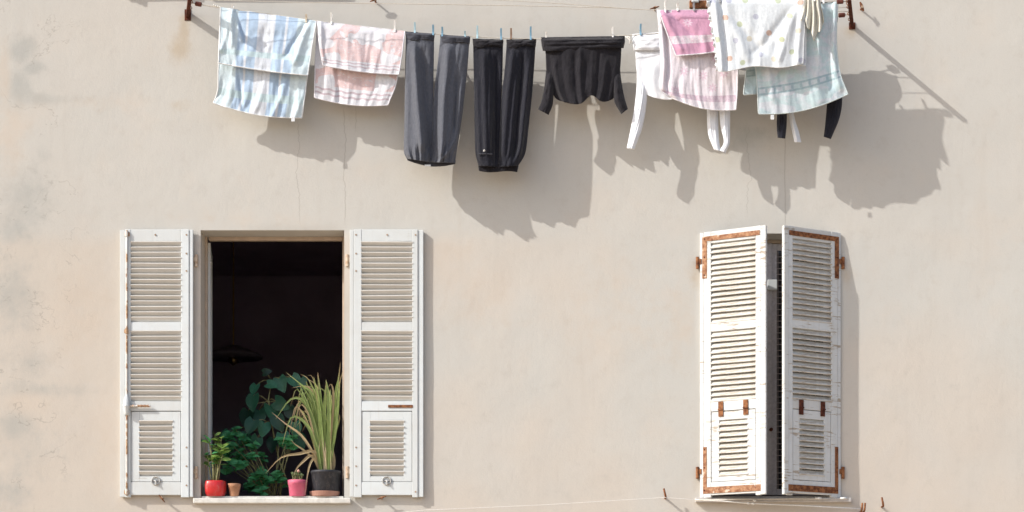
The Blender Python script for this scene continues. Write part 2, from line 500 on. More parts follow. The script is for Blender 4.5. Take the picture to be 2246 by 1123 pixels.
def make_wall():
    xs = {-13.0, 13.0}; zs = {-0.2, 10.2}
    for a, b, c, d in holes:
        xs |= {a, b}; zs |= {c, d}
    def fill(s, fine0, fine1):
        s |= {fine0, fine1}
        s = sorted(s); out = []
        for p, q in zip(s, s[1:]):
            st = 0.03 if (p >= fine0 - 1e-6 and q <= fine1 + 1e-6) else 0.3
            k = max(1, int(math.ceil((q - p) / st)))
            out += [p + (q - p) * i / k for i in range(k)]
        return out + [s[-1]]
    xs = fill(xs, -4.2, 4.2); zs = fill(zs, 2.7, 7.1)
    mb = MB(); vs = []; idx = {}
    def inside(x, z):
        return any(a - 1e-6 <= x <= b + 1e-6 and c - 1e-6 <= z <= d + 1e-6 for a, b, c, d in holes)
    for j, z in enumerate(zs):
        for i, x in enumerate(xs):
            amp = 0.0 if inside(x, z) else 1.0
            dy = 0.006 * mnoise.noise((x * 0.9, 0, z * 0.9)) + 0.0022 * mnoise.noise((x * 3.1, 3.0, z * 3.1))
            vs.append((x, dy * amp, z))
    nx = len(xs); fs = []
    for j in range(len(zs) - 1):
        for i in range(nx - 1):
            cx = (xs[i] + xs[i + 1]) / 2; cz = (zs[j] + zs[j + 1]) / 2
            if not any(a < cx < b and c < cz < d for a, b, c, d in holes):
                a = j * nx + i
                fs.append((a, a + 1, a + nx + 1, a + nx))
    mb.add(vs, fs)
    e = empty('house_wall', (0, 0, 0), 'weathered beige plaster house wall with grey stains and hairline cracks', 'wall')
    o = mb.build('plaster_face', M['wall'], e, smooth=True)
    ca = o.data.color_attributes.new('stain', 'FLOAT_COLOR', 'POINT')
    flat = []
    for p in o.data.vertices:
        flat += stain_at(p.co.x * P + 1123, 561.5 - (p.co.z - ZMID) * P)
    ca.data.foreach_set('color', flat)
    t = 0.30
    for a, b, c, d in holes:      # the plastered reveals of the two openings
        r = MB()
        r.add([(a, 0, c), (a, t, c), (a, t, d), (a, 0, d)], [(0, 1, 2, 3)])
        r.add([(b, 0, c), (b, t, c), (b, t, d), (b, 0, d)], [(3, 2, 1, 0)])
        r.add([(a, 0, d), (b, 0, d), (b, t, d), (a, t, d)], [(0, 3, 2, 1)])
        r.add([(a, 0, c), (b, 0, c), (b, t, c), (a, t, c)], [(0, 1, 2, 3)])
        r.build('window_reveal', M['wall'], e)
    return e
make_wall()

def make_room():
    a, b, y0, y1, z0, z1 = -4.4, 4.4, 0.305, 4.6, 2.55, 5.75
    m = MB()
    m.add([(a, y1, z0), (b, y1, z0), (b, y1, z1), (a, y1, z1)], [(0, 1, 2, 3)])
    m.add([(a, y0, z0), (a, y1, z0), (a, y1, z1), (a, y0, z1)], [(0, 1, 2, 3)])
    m.add([(b, y0, z0), (b, y1, z0), (b, y1, z1), (b, y0, z1)], [(3, 2, 1, 0)])
    m.add([(a, y0, z1), (b, y0, z1), (b, y1, z1), (a, y1, z1)], [(0, 3, 2, 1)])
    # partition between the two rooms
    m.add([(1.0, y0, z0), (1.0, y1, z0), (1.0, y1, z1), (1.0, y0, z1)], [(0, 1, 2, 3)])
    # inner face of the front wall, with the two openings
    xs = sorted([a, b] + [h[0] for h in holes] + [h[1] for h in holes])
    for p, q in zip(xs, xs[1:]):
        h = next((h for h in holes if abs(h[0] - p) < 1e-6 and abs(h[1] - q) < 1e-6), None)
        for zz in ([(z0, h[2]), (h[3], z1)] if h else [(z0, z1)]):
            m.add([(p, y0, zz[0]), (q, y0, zz[0]), (q, y0, zz[1]), (p, y0, zz[1])], [(0, 3, 2, 1)])
    tag(m.build('room_walls', M['room']), kind='structure')
    f = MB().add([(a, y0, z0), (b, y0, z0), (b, y1, z0), (a, y1, z0)], [(0, 1, 2, 3)])
    tag(f.build('room_floor', M['room_floor']), kind='structure')
make_room()

# ------------------------------------------------------------------ sills
def pbox(mb, x0, y0, x1, y1, d0, d1):
    """box given on the wall plane in pixels, from d0 to d1 out of the wall"""
    return mb.box((px2x(x0), -d0 / P, py2z(y1)), (px2x(x1), -d1 / P, py2z(y0)))

def sill(name, label, x0, y0, x1, y1, dout, mat, din=-60):
    o = pbox(MB(), x0, y0, x1, y1, din, dout).build(name, mat, bevel=0.006)
    return tag(o, label, 'window sill')
e = sill('window_sill', 'pale stone sill under the open window with the flowerpots', 425, 1093.6, 770, 1105, 11, M['sill'], 0.5)
pbox(MB(), 442, 1088.5, 753, 1093.4, -1, -70).build('sill_bed', M['sill'], e)
e = sill('window_sill', 'thin grey sill under the half-closed shutters', 1524, 1092.6, 1866, 1102.5, 12, M['sill_grey'], 0.5)
pbox(MB(), 1542, 1088.5, 1836, 1092.4, -1, -70).build('sill_bed', M['sill_grey'], e)
sill('window_sill', 'red-brown tile sill cut off by the top edge above the striped towel', 455, -24, 764, -7.5, 8, M['sill_red'], 0.5)

# ------------------------------------------------------------------ windows
def window(x0, y0, x1, y1, name, label):
    e = empty(name, (px2x((x0 + x1) / 2), 0.2, py2z(y1)), label, 'window')
    f = MB()
    pbox(f, x0 + .3, y0 + .3, x0 + 5, y1 - 5.5, -58, -72)
    pbox(f, x1 - 9, y0 + .3, x1 - .3, y1 - 5.5, -58, -72)
    pbox(f, x0 + 9.2, y0 + .3, x1 - 9.2, y0 + 8, -58.5, -71.5)
    f.build('frame', M['frame_tan'], e, bevel=0.003)
    b = pbox(MB(), x0 + 9.2, y1 - 13, x1 - 9.2, y1 - 5.8, -62, -76).build('bottom_rail', M['old_wood'], e, bevel=0.003)
    return e

w1 = window(*HOLES[0], 'window', 'open window with a dark room behind potted plants')
# its two casements stand open into the room
def casement(e, hx, sgn, y0, y1, ang):
    c = empty('casement', Vector((px2x(hx), 76 / P, py2z(y1))) - wloc(e))
    c.parent = e
    w, h = 140 / P, (y1 - y0) / P
    ca, sa = math.cos(ang), math.sin(ang)
    def box(u0, u1, z0, z1, t0, t1, nm, mat):
        m = MB().box((u0, t0, z0), (u1, t1, z1))
        m.v = [Vector((sgn * (p.x * ca + p.y * sa * 0), p.x * sa + p.y, p.z)) if False else Vector((sgn * (p.x * ca - p.y * sa), p.x * sa + p.y * ca, p.z)) for p in m.v]
        return m.build(nm, mat, c, local=True)
    s = 0.05
    box(0, s, 0, h, 0, 0.035, 'stile', M['white_paint']); box(w - s, w, 0, h, 0, 0.035, 'stile', M['white_paint'])
    box(s, w - s, h - s, h, 0.001, 0.034, 'rail', M['white_paint']); box(s, w - s, 0, 0.09, 0.001, 0.034, 'rail', M['white_paint'])
    g = NT('pane_glass', 0.02, 0.5); g.b.inputs['Transmission Weight'].default_value = 1.0; g.b.inputs['IOR'].default_value = 1.45
    box(s, w - s, 0.09, h - s, 0.015, 0.019, 'pane', g.m)
    return c
casement(w1, 450, 1, 515, 1078, math.radians(97))
casement(w1, 745, -1, 515, 1078, math.radians(97))

w2 = window(*HOLES[1], 'window', 'grey latticed window seen through the gap between the half-closed shutters')
m = MB()
pbox(m, 1550, 521, 1562, 1080, -60, -72); pbox(m, 1562.5, 521, 1674, 535, -60.5, -71.5); pbox(m, 1562.5, 1066, 1674, 1080, -60.5, -71.5)
pbox(m, 1674.5, 521, 1700, 1080, -54, -72)
m.build('sash', M['frame_grey'], w2, bevel=0.003)
m = MB()
pbox(m, 1700.4, 521, 1712, 1080, -60, -72); pbox(m, 1816, 521, 1828, 1080, -60, -72); pbox(m, 1712.3, 521, 1815.6, 535, -60.5, -71.5); pbox(m, 1712.3, 1066, 1815.6, 1080, -60.5, -71.5)
m.build('sash', M['frame_grey'], w2, bevel=0.003)
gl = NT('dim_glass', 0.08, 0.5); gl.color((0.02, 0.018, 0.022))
pbox(MB(), 1562, 535, 1674, 1066, -66, -67).build('pane', gl.m, w2)
pbox(MB(), 1712, 535, 1816, 1066, -66, -67).build('pane', gl.m, w2)
for y in range(548, 1066, 13):
    for (a, b) in ((1562, 1674), (1712, 1816)):
        pbox(MB(), a, y, b, y + 1.6, -64.0, -65.8).build('lattice_bar', M['lace'], w2)
for x in list(range(1574, 1670, 13)) + list(range(1714, 1812, 12)):
    pbox(MB(), x, 535.2, x + 1.6, 1065.8, -63.2, -63.95).build('lattice_bar', M['lace'], w2)
pbox(MB(), 1690, 603, 1711, 626, -46, -53.7).build('latch_plate', M['white_paint'], w2, bevel=0.004)
MB().tube([Vector((px2x(1698), 53.9 / P, py2z(935))), Vector((px2x(1698), 47 / P, py2z(935)))], 4 / P, 12).build('knob', M['dark_rust'], w2)

# ------------------------------------------------------------------ shutters
S = 1.0 / P
LT = 9.0        # leaf thickness in pixels
_slat_cache = {}
def slat_mesh(length, mat, tilt):
    k = (round(length, 1), mat.name, tilt)
    if k in _slat_cache:
        return _slat_cache[k]
    # profile in (y,z): a board tilted 45 degrees with rounded long edges; the outer edge (y small) hangs lower
    prof = []
    hl, ht = 7.6, 1.4
    for (a, b) in ((-hl + 1, -ht), (-hl + .2, -ht * .5), (-hl + .2, ht * .5), (-hl + 1, ht), (hl - 1, ht), (hl - .2, ht * .5), (hl - .2, -ht * .5), (hl - 1, -ht)):
        c = math.cos(math.radians(tilt)); s = math.sin(math.radians(tilt))
        prof.append((a * c - b * s, a * s + b * c))
    n = len(prof); mb = MB()
    vs = [(-length / 2 * S, y * S, z * S) for y, z in prof] + [(length / 2 * S, y * S, z * S) for y, z in prof]
    fs = [(i, (i + 1) % n, n + (i + 1) % n, n + i) for i in range(n)] + [tuple(range(n - 1, -1, -1)), tuple(range(n, 2 * n))]
    mb.add(vs, fs)
    me = mb.mesh('slat', mat)
    _slat_cache[k] = me
    return me

def shutter(name, label, pivot, mirror, ang, wd=160.0, u0=6.0, H=586.0, face='in', worn=False, bolt=False, seed=0, group=None):
    rnd = random.Random(seed)
    e = empty(name, pivot, label, 'shutter', group)
    e.rotation_euler = (0, 0, ang)
    m = -1.0 if mirror else 1.0
    pm = M['worn_paint'] if worn else M['white_paint']
    sm = M['worn_slat'] if worn else M['slat_paint']
    k = H / 586.0
    def bx(mb, a, b, t0, t1, y0=0.0, y1=LT):
        return mb.box((m * (u0 + a) * S, y0 * S, (H - t1 * k) * S), (m * (u0 + b) * S, y1 * S, (H - t0 * k) * S))
    pa, pb = 26.0, wd - 24.0            # louvre panel between these
    bx(MB(), 8.6, pa, 0, 586).build('stile', pm, e, local=True, bevel=0.003)
    bx(MB(), 0, 8, 0.5, 585, 0.5, LT - 1.5).build('hinge_lip', pm, e, local=True, bevel=0.003)
    bx(MB(), pb, wd - 12, 0, 586).build('stile', pm, e, local=True, bevel=0.003)
    bx(MB(), wd - 11.4, wd, 1, 585, -1.5, LT - 2.0).build('meeting_strip', pm, e, local=True, bevel=0.003)
    for t0, t1 in ((0, 26), (203, 221), (376, 397)):
        bx(MB(), pa, pb, t0, t1, 0.6, LT - .6).build('rail', pm, e, local=True, bevel=0.003)
    bx(MB(), pa, pb, 552.5, 581, 0.6, LT - .6).build('rail', pm, e, local=True, bevel=0.003)
    def slats(parent, a, b, t0, t1, cnt):
        me = slat_mesh(b - a + 3, sm, 53 if worn else 49)
        pitch = (t1 - t0) / cnt
        for i in range(cnt):
            t = t0 + pitch * (i + 0.5)
            inst('slat', me, parent, (m * (u0 + (a + b) / 2) * S, (LT / 2 + rnd.uniform(-.3, .3)) * S, (H - (t + rnd.uniform(-.35, .35)) * k) * S),
                 (math.radians(rnd.uniform(-5, 5)), math.radians(rnd.uniform(-.5, .5)), 0))
    slats(e, pa, pb, 26, 203, 15)
    slats(e, pa, pb, 221, 376, 13)
    fl = MB()
    fa, fb = pa + 1.2, pb - 1.2
    la, lb = pa + 19, pb - 19
    bx(fl, fa, la, 398.5, 551.5, 1.2, LT - 1.4); bx(fl, lb, fb, 398.5, 551.5, 1.2, LT - 1.4)
    bx(fl, la, lb, 398.5, 417, 1.4, LT - 1.6); bx(fl, la, lb, 540, 551.5, 1.4, LT - 1.6)
    flap = fl.build('flap', pm, e, local=True, bevel=0.002)
    slats(flap, la, lb, 417, 540, 10)
    # hinges on the wall side
    for t in (66, 530):
        h = MB()
        h.tube([(0, -1.0 * S, (H - (t - 13) * k) * S), (0, -1.0 * S, (H - (t + 13) * k) * S)], 3.6 * S, 10)
        bx(h, -u0 + 1, 4, t - 8, t + 3, -1.2, 0.6)
        h.build('hinge', M['rust'] if worn else M['cream_iron'], e, local=True, smooth=False)
    if worn:
        # iron corner straps and flap hinges on the outer face
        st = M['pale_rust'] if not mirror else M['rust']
        a = MB(); bx(a, 6, wd - 14, 10, 20.5, -1.3, 0.2); bx(a, 6, 17, 20.5, 102, -1.3, 0.2)
        a.build('corner_strap', st, e, local=True, bevel=0.001)
        a = MB(); bx(a, 8, wd - 6, 563, 577, -1.3, 0.2); bx(a, 8, 16.5, 474, 563, -1.3, 0.2)
        a.build('corner_strap', st, e, local=True, bevel=0.001)
        for uu in (la - 1, lb - 9):
            a = MB(); bx(a, uu, uu + 11, 377, 393, -1.6, 1.0); bx(a, uu, uu + 11, 394.5, 409, -1.0, 1.4)
            z = (H - 393.8 * k) * S
            a.tube([(m * (u0 + uu - .5) * S, -1.6 * S, z), (m * (u0 + uu + 11.5) * S, -1.6 * S, z)], 1.9 * S, 8)
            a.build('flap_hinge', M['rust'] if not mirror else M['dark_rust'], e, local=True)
        for t in (15, 56, 95, 480, 520, 570):
            a = MB(); q = (m * (u0 + 11.5) * S, -1.3 * S, (H - t * k) * S)
            a.tube([q, (q[0], q[1] - .8 * S, q[2])], 1.7 * S, 8); a.build('rivet', M['dark_rust'], e, local=True)
    else:
        for uu, t in ((14, 12), (14, 53), (14, 91), (14, 477), (14, 518), (14, 560), (82, 12), (wd - 17, 574), (wd - 17, 12)):
            a = MB(); q = (m * (u0 + uu) * S, (LT - .2) * S, (H - t * k) * S)
            a.tube([q, (q[0], q[1] + 1.0 * S, q[2])], 2.0 * S, 8); a.build('screw', M['screw'], e, local=True)
        # round latch plate with its knob on the flap
        a = MB(); uc, tc = 81, 550
        pts = [(m * (u0 + uc) * S + math.cos(i * math.pi / 10) * 9 * S, (LT + .6) * S, (H - tc * k) * S + math.sin(i * math.pi / 10) * 9 * S) for i in range(21)]
        a.tube(pts, 1.5 * S, 6, cap=False)
        bx(a, uc - 10, uc + 10, tc - 2.2, tc + 1.8, LT - .8, LT + .4)
        q = Vector((m * (u0 + uc) * S, (LT - 1.0) * S, (H - tc * k) * S))
        a.tube([q, q + Vector((0, 4 * S, 0)), q + Vector((-3 * S, 5 * S, -9 * S))], [1.8 * S, 2.0 * S, 1.6 * S], 10)
        a.build('latch', M['dull_iron'], e, local=True, smooth=True)
    if bolt:
        uu = wd - 16.0
        X = m * (u0 + uu) * S; Yb = (LT + 2.4) * S
        pts = [(X + rnd.uniform(-.4, .4) * S, Yb, (H - t) * S) for t in (3, 90, 180, 270, 365, 455, 540, 583)]
        MB().tube(pts, 2.1 * S, 10).build('bolt_rod', M['bolt_rust'], e, local=True, smooth=True)
        for t in (10, 222, 574):
            a = MB(); bx(a, uu - 6, uu + 6, t - 3, t + 5, LT - .2, LT + 1.6); a.tube([(X, Yb, (H - t + 5) * S), (X, Yb, (H - t - 6) * S)], 3.6 * S, 10)
            a.build('bolt_guide', M['bolt_rust'], e, local=True)
        a = MB()
        a.tube([(X, Yb, (H - 362) * S), (X, Yb + 1.5 * S, (H - 375) * S), (X, Yb + 5 * S, (H - 388) * S), (X, Yb + 2.5 * S, (H - 404) * S)],
               [3 * S, 6.0 * S, 7.4 * S, 4.5 * S], 12)
        bx(a, uu - 6, uu + 5, 396, 407, LT - .2, LT + 5)
        a.build('bolt_handle', M['white_paint'], e, local=True, smooth=False)
        a = MB(); z = (H - 387) * S
        pts = [(m * (u0 + uu - 4 - i * 4) * S, (LT + 5) * S, z) for i in range(13)]
        a.tube(pts, [(2.2 + .8 * (i % 2)) * S for i in range(13)], 8)
        a.build('handle_bar', M['bolt_rust'], e, local=True)
    elif not worn:
        a = MB(); bx(a, 84, 138, 384, 390, LT - .8, LT + 1.2)
        a.build('bar_keep', M['rust'], e, local=True, bevel=0.002)
    return e

def piv(px, pyb, d): 
    return Vector((px2x(px), -d / P, py2z(pyb)))
sh1 = shutter('shutter', 'white louvred shutter leaf with a rusty bolt rod, left of the open window', piv(431, 1092, 3.5), False, math.radians(-180), bolt=True, seed=1, u0=6)
sh2 = shutter('shutter', 'white louvred shutter leaf folded back right of the open window', piv(762, 1092, 3.5), True, math.radians(180), seed=2, u0=6, wd=161)
sh3 = shutter('shutter', 'weathered shutter leaf with pale orange corner straps, ajar at the right-hand window', piv(1530, 1093, 3.0), False, math.radians(-28.5), wd=154, H=581, worn=True, seed=3, u0=5)
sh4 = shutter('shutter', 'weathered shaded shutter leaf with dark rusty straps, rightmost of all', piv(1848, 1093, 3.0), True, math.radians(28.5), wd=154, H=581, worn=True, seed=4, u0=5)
up = copy_tree(sh1)
up.location = piv(431, -12.5 + 586 - 586, 3.5)
up['label'] = 'shutter leaf just above the top edge, only its shadow showing left of the rusty arm'

# holdbacks that keep the opened leaves against the wall
def holdback(px, py, d, tilt, label, drop=0.0):
    b = W(px, py, 0)
    e = empty('shutter_holdback', b, label, 'holdback')
    a = MB().tube([b + Vector((0, 0.02, 0)), b + Vector((0, -d / P, 0.0))], 2.0 / P, 8)
    a.build('stem', M['rust'], e)
    c = b + Vector((0, -d / P, 0))
    dx, dz = math.cos(tilt) / P, math.sin(tilt) / P
    MB().tube([c + Vector((-dx * 12, 0, -dz * 12)), c + Vector((-dx * 3, -.002, -dz * 3)), c + Vector((dx * 4, 0, dz * 4)), c + Vector((dx * 9, 0, dz * 9))],
              [1.6 / P, 3.6 / P, 3.0 / P, 2.0 / P], 8, flat=0.5).build('blade', M['rust'], e)
    MB().tube([c + Vector((0, .006, 0)), c + Vector((0, -.008, 0))], 3.2 / P, 8).build('nut', M['screw'], e)
    return e
holdback(357, 1094, 17, math.radians(128), 'rusty holdback under the shutter leaf with the bolt rod')
holdback(837, 1094, 17, math.radians(200), 'rusty holdback under the white shutter leaf right of the flowerpots')
holdback(824, 5, 16, math.radians(20), 'rusty holdback at the top edge above the pink patterned towel')
holdback(1436, 22, 15, math.radians(15), 'rusty holdback beside the top left corner of the rose pink towel')
holdback(1888, 21, 15, math.radians(-70), 'small rusty holdback right of the rightmost clothesline arm')

# ------------------------------------------------------------------ clothesline arms
def arm(px, py, inward, up, out, w, h, label):
    b = W(px, py, 0)
    e = empty('clothesline_arm', b, label, 'bracket')
    tip = b + Vector((inward / P, -out / P, up / P))
    t = (tip - b).normalized(); sx = Vector((1, 0, 0)); sx = (sx - t * sx.dot(t)).normalized(); sz = sx.cross(t)
    def bar(p, q, ww, hh):
        vs = []
        for c in (p, q):
            for i, j in ((-1, -1), (1, -1), (1, 1), (-1, 1)):
                vs.append(c + sx * (ww / 2 * i / P) + sz * (hh / 2 * j / P))
        return vs, [(0, 1, 2, 3), (7, 6, 5, 4), (0, 4, 5, 1), (1, 5, 6, 2), (2, 6, 7, 3), (3, 7, 4, 0)]
    MB().add(*bar(b - t * 0.03, tip, w, h)).build('bar', M['dark_rust'], e, bevel=0.0015)
    m = MB(); pbox(m, px - 7, py - h * .8 - 2, px + 7, py + h * .8 + 2, -1, 1.6)
    m.build('wall_plate', M['dark_rust'], e, bevel=0.002)
    m = MB()
    for f in (0.25, .46, .71, .84, .93):
        c = b + (tip - b) * f
        s = 1 if inward > 0 else -1
        pts = [c + Vector((s * w * .5 / P + math.sin(a) * 3 / P * s, 0, math.cos(a) * 3 / P)) for a in [i * math.pi / 6 for i in range(7)]]
        m.tube(pts, 0.9 / P, 6)
    m.build('eyelets', M['rust'], e)
    return b, tip
armL = arm(412, 33, 28, 18, 126, 8, 13, 'dark rusty iron clothesline arm on the left above the striped towel')
armR = arm(1869, 57, -28, 14, 126, 8, 7, 'dark rusty iron clothesline arm right of the laundry')

def on_arm(a, d):
    return a[0] + (a[1] - a[0]) * (d / 126.0)

def to_px(p):
    d = -p.y * P
    k = 1 - d / D
    X = p.x * P + 1123; Y = 561.5 - (p.z - ZMID) * P
    return (XC + (X - XC) / k, YC + (Y - YC) / k, d)

def line(name, label, pts, r, mat):
    return tag(MB().tube(pts, r, 6).build(name, mat, smooth=True), label, 'clothesline')

def span(a, mids, b, n=60):
    """points from world a through pixel points (px,py,d) to world b, sagging smoothly"""
    ctl = [to_px(a)] + mids + [to_px(b)]
    out = []
    for i in range(len(ctl) - 1):
        for k in range(10):
            f = k / 10
            p0 = ctl[max(i - 1, 0)]; p1 = ctl[i]; p2 = ctl[i + 1]; p3 = ctl[min(i + 2, len(ctl) - 1)]
            t = []
            for c in range(3):
                # slope-limited hermite in x
                m1 = (p2[c] - p0[c]) / max(1e-3, (p2[0] - p0[0])); m2 = (p3[c] - p1[c]) / max(1e-3, (p3[0] - p1[0]))
                h = p2[0] - p1[0]
                t.append((2*f**3-3*f*f+1)*p1[c] + (f**3-2*f*f+f)*h*m1 + (-2*f**3+3*f*f)*p2[c] + (f**3-f*f)*h*m2)
            out.append(W(*t))
    out.append(b)
    return out
LA = [(484, 17, 55), (585, 30, 55), (690, 45, 55), (790, 58, 55), (885, 68, 55), (1030, 80, 55), (1175, 85, 55), (1280, 82, 55), (1370, 78, 55), (1480, 70, 56), (1590, 60, 57), (1720, 44, 60)]
LB = [(660, 5, 68), (1060, 11, 68), (1340, 17, 68), (1440, 22, 68), (1620, 21, 68)]
LC = [(660, -20, 88), (1200, 6, 88), (1440, 22, 88), (1620, 20, 88)]
LD = [(660, -32, 116), (1200, -12, 116), (1560, -3, 116), (1640, 4, 114), (1800, 5, 114)]
lines_def = [('clothes_line', 'low slack cord carrying the towels, trousers and sweater nearest the wall', LA, 55, 1.0, 'rope'),
             ('clothes_line', 'bare cord crossing just above the dark trousers', LB, 68, 0.8, 'rope'),
             ('clothes_line', 'cord carrying the rose pink towel', LC, 88, 0.7, 'rope'),
             ('clothes_line', 'outermost cord at the top edge carrying the spotted cloth and aqua towel', LD, 116, 0.8, 'dark_cord')]
for nm, lb, mids, d, r, mt in lines_def:
    a, b = on_arm(armL, d), on_arm(armR, d)
    pts = span(a, mids, b)
    o = line(nm, lb, pts, r / P, M[mt])
    for end, sg in ((0, 1), (-1, -1)) if d in (55, 116) else ():
        # brown tension block on each end of the cord
        L = 0.0; i = 0 if end == 0 else len(pts) - 1
        while L < 24 / P:
            j = i + sg; L += (pts[j] - pts[i]).length; i = j
        t = (pts[i] - pts[i - sg]).normalized(); c = pts[i - sg] + t * 0.0
        c = (pts[0] if end == 0 else pts[-1]) + ((pts[i] - (pts[0] if end == 0 else pts[-1])).normalized() * (20 / P))
        MB().tube([c - t * 7 / P, c - t * 6 / P, c + t * 6 / P, c + t * 7 / P], [3.6 / P, 4.8 / P, 4.8 / P, 3.6 / P], 10).build('tension_block', M['insulator'], o)
# white knot where the low cord is tied
kp = W(468, 11, 55)
m = MB()
for i in range(4):
    c = kp + Vector((i * 4.2 / P, 0, -i * 1.6 / P))
    m.tube([c + Vector((0, 0, .003)), c + Vector((.006, 0, -.001)), c + Vector((.002, -.004, -.006))], [1.5 / P, 2.4 / P, 1.2 / P], 8)
tag(m.build('cord_knot', M['white_rope'], smooth=True), 'small white knotted cord end left of the striped towel', 'knot')

# ------------------------------------------------------------------ laundry
def ridges(fs, u, v):
    s = 0.0
    for (a, b, w, amp, va, vb) in fs:
        if v < va - 0.08 or v > vb + 0.08:
            continue
        t = (v - va) / max(1e-3, vb - va)
        c = a + (b - a) * clamp(t, -.1, 1.1)
        q = (u - c) / w
        if abs(q) < 3:
            s += amp * math.exp(-q * q) * sstep(va - .08, va + .06, v) * (1 - sstep(vb - .06, vb + .08, v))
    return s

def rnd_folds(seed, n, amp, w=(0.03, 0.06), v=(0.0, 1.0), drift=0.08, minlen=0.35):
    r = random.Random(seed); out = []
    for i in range(n):
        a = (i + r.uniform(.15, .85)) / n
        va = r.uniform(v[0], v[0] + (v[1] - v[0]) * .5)
        vb = min(v[1] + .1, va + r.uniform(minlen, 1.0))
        sg = 1 if i % 2 else -1
        out.append((a, a + r.uniform(-drift, drift), r.uniform(*w), sg * r.uniform(.5, 1.0) * amp, va, vb))
    return out

def sheet_pts(L, R, dfun, folds, nu, nv, seed, wob, bot=None, topround=0.0):
    pts, uvs = [], []
    for j in range(nv):
        v = j / (nv - 1)
        l = poly(L, v); r = poly(R, v)
        for i in range(nu):
            u = i / (nu - 1)
            x = l[0] + (r[0] - l[0]) * u; y = l[1] + (r[1] - l[1]) * u
            if bot: y += bot(u) * v ** 2.5
            d = dfun(u, v) + ridges(folds, u, v)
            d += wob * mnoise.noise((u * 3 + seed * 7.1, v * 2.2, seed * 1.7)) * (0.25 + v)
            d += wob * 0.35 * mnoise.noise((u * 11 + seed * 3.1, v * 6, seed * 2.3 + 5))
            d += wob * 0.55 * (1 - abs(mnoise.noise((u * 8.5 + v * 1.1 + seed * 5.3, v * .55, seed * .9 + 2))) * 2) * sstep(.02, .4, v)
            d += wob * 0.18 * (1 - abs(mnoise.noise((u * 20 - v * 1.8 + seed * 2.3, v * 1.6, seed * 1.9 + 4))) * 2) * sstep(.02, .3, v)
            x += wob * 0.25 * mnoise.noise((u * 4 + seed, v * 5, 9.0))
            pts.append(W(x, y, d)); uvs.append((u, v))
    return pts, uvs

def sheet(name, mat, parent, L, R, dfun, folds=(), nu=110, nv=80, seed=0, wob=2.0, bot=None, solid=0.005, hem=None, hem_r=1.5, hem_name='hem', hem_top=False):
    pts, uvs = sheet_pts(L, R, dfun, folds, nu, nv, seed, wob, bot)
    o = MB().grid(pts, uvs, nu, nv).build(name, mat, parent, smooth=True, solid=solid)
    if hem:
        path = [pts[j * nu] for j in range(0, nv)] + [pts[(nv - 1) * nu + i] for i in range(1, nu)] + [pts[j * nu + nu - 1] for j in range(nv - 2, -1, -1)]
        MB().tube(path[::2], hem_r / P, 6).build(hem_name, hem, o, smooth=True)
    return o, pts

def tube_sheet(mb, L, R, dmid, thick, folds=(), nu=40, nv=50, seed=0, wob=1.5, bot=None, power=2.2, backf=0.4, topflat=0.1, cap_bottom=False):
    """a closed garment tube: front and back layers meeting at the side seams"""
    pts, uvs = [], []
    n2 = 2 * nu - 2
    for j in range(nv):
        v = j / (nv - 1)
        l = poly(L, v); r = poly(R, v)
        T = thick(v) if callable(thick) else thick
        T *= sstep(-.02, topflat, v) * 0.94 + 0.06
        for i in range(n2):
            front = i < nu
            u = i / (nu - 1) if front else (n2 - i) / (nu - 1)
            x = l[0] + (r[0] - l[0]) * u; y = l[1] + (r[1] - l[1]) * u
            if bot: y += bot(u) * v ** 2.5
            prof = max(0.0, 1 - abs(2 * u - 1) ** power)
            f = ridges(folds, u, v) * (prof ** .3)
            nz = wob * mnoise.noise((u * 3 + seed * 7.1, v * 3, seed * 1.7)) + wob * .4 * mnoise.noise((u * 9 + seed, v * 7, seed * .7))
            nz += wob * .9 * (1 - abs(mnoise.noise((u * 5 + v * 1.2 + seed * 3.3, v * 1.2, seed * 1.1))) * 2)
            nz += wob * .25 * (1 - abs(mnoise.noise((u * 13 - v * 2 + seed, v * 8, seed * .3 + 7))) * 2)
            dm = dmid(u, v) if callable(dmid) else dmid
            d = dm + (T / 2 * prof + f if front else -T / 2 * prof + f * backf) + nz * prof
            pts.append(W(x, y, d)); uvs.append((u if front else 1 - u, v))
    mb.grid(pts, uvs, n2, nv, wrap=True)
    return mb

PINS = []
def pin(px, ytop, ybot, d, colr, label, lean=0.0):
    """a two-pronged clothes peg clipped over cloth and cord"""
    h = (ybot - ytop) / P
    b = W(px, ybot, d)
    e = empty('clothes_peg', b, label, 'peg', 'pegs on the clotheslines')
    for s in (-1, 1):
        m = MB()
        y = s * 3.0 / P
        prof = [(0.0, y * 1.05), (h * .33, y * .55), (h * .6, y * .9), (h, y * 2.0)]
        vs = []
        for z, yy in prof:
            for i, j in ((-1, -1), (1, -1), (1, 1), (-1, 1)):
                vs.append(b + Vector((i * 1.9 / P + lean * z, yy + j * 1.0 / P, z)))
        fs = []
        for k in range(3):
            for q in range(4):
                fs.append((k * 4 + q, k * 4 + (q + 1) % 4, k * 4 + 4 + (q + 1) % 4, k * 4 + 4 + q))
        fs += [(3, 2, 1, 0), (12, 13, 14, 15)]
        m.add(vs, fs).build('prong', M[colr], e, bevel=0.0008)
    c = b + Vector((lean * h * .5, 0, h * .5))
    MB().tube([c + Vector((-2.3 / P, 0, 0)), c + Vector((2.3 / P, 0, 0))], 1.5 / P, 8).build('spring', M['steel'], e)
    return e

def lineA(px):
    c = LA
    for p, q in zip(c, c[1:]):
        if p[0] <= px <= q[0]:
            f = (px - p[0]) / (q[0] - p[0]); return p[1] + (q[1] - p[1]) * f, p[2] + (q[2] - p[2]) * f
    return (17, 55) if px < 484 else (36, 62)

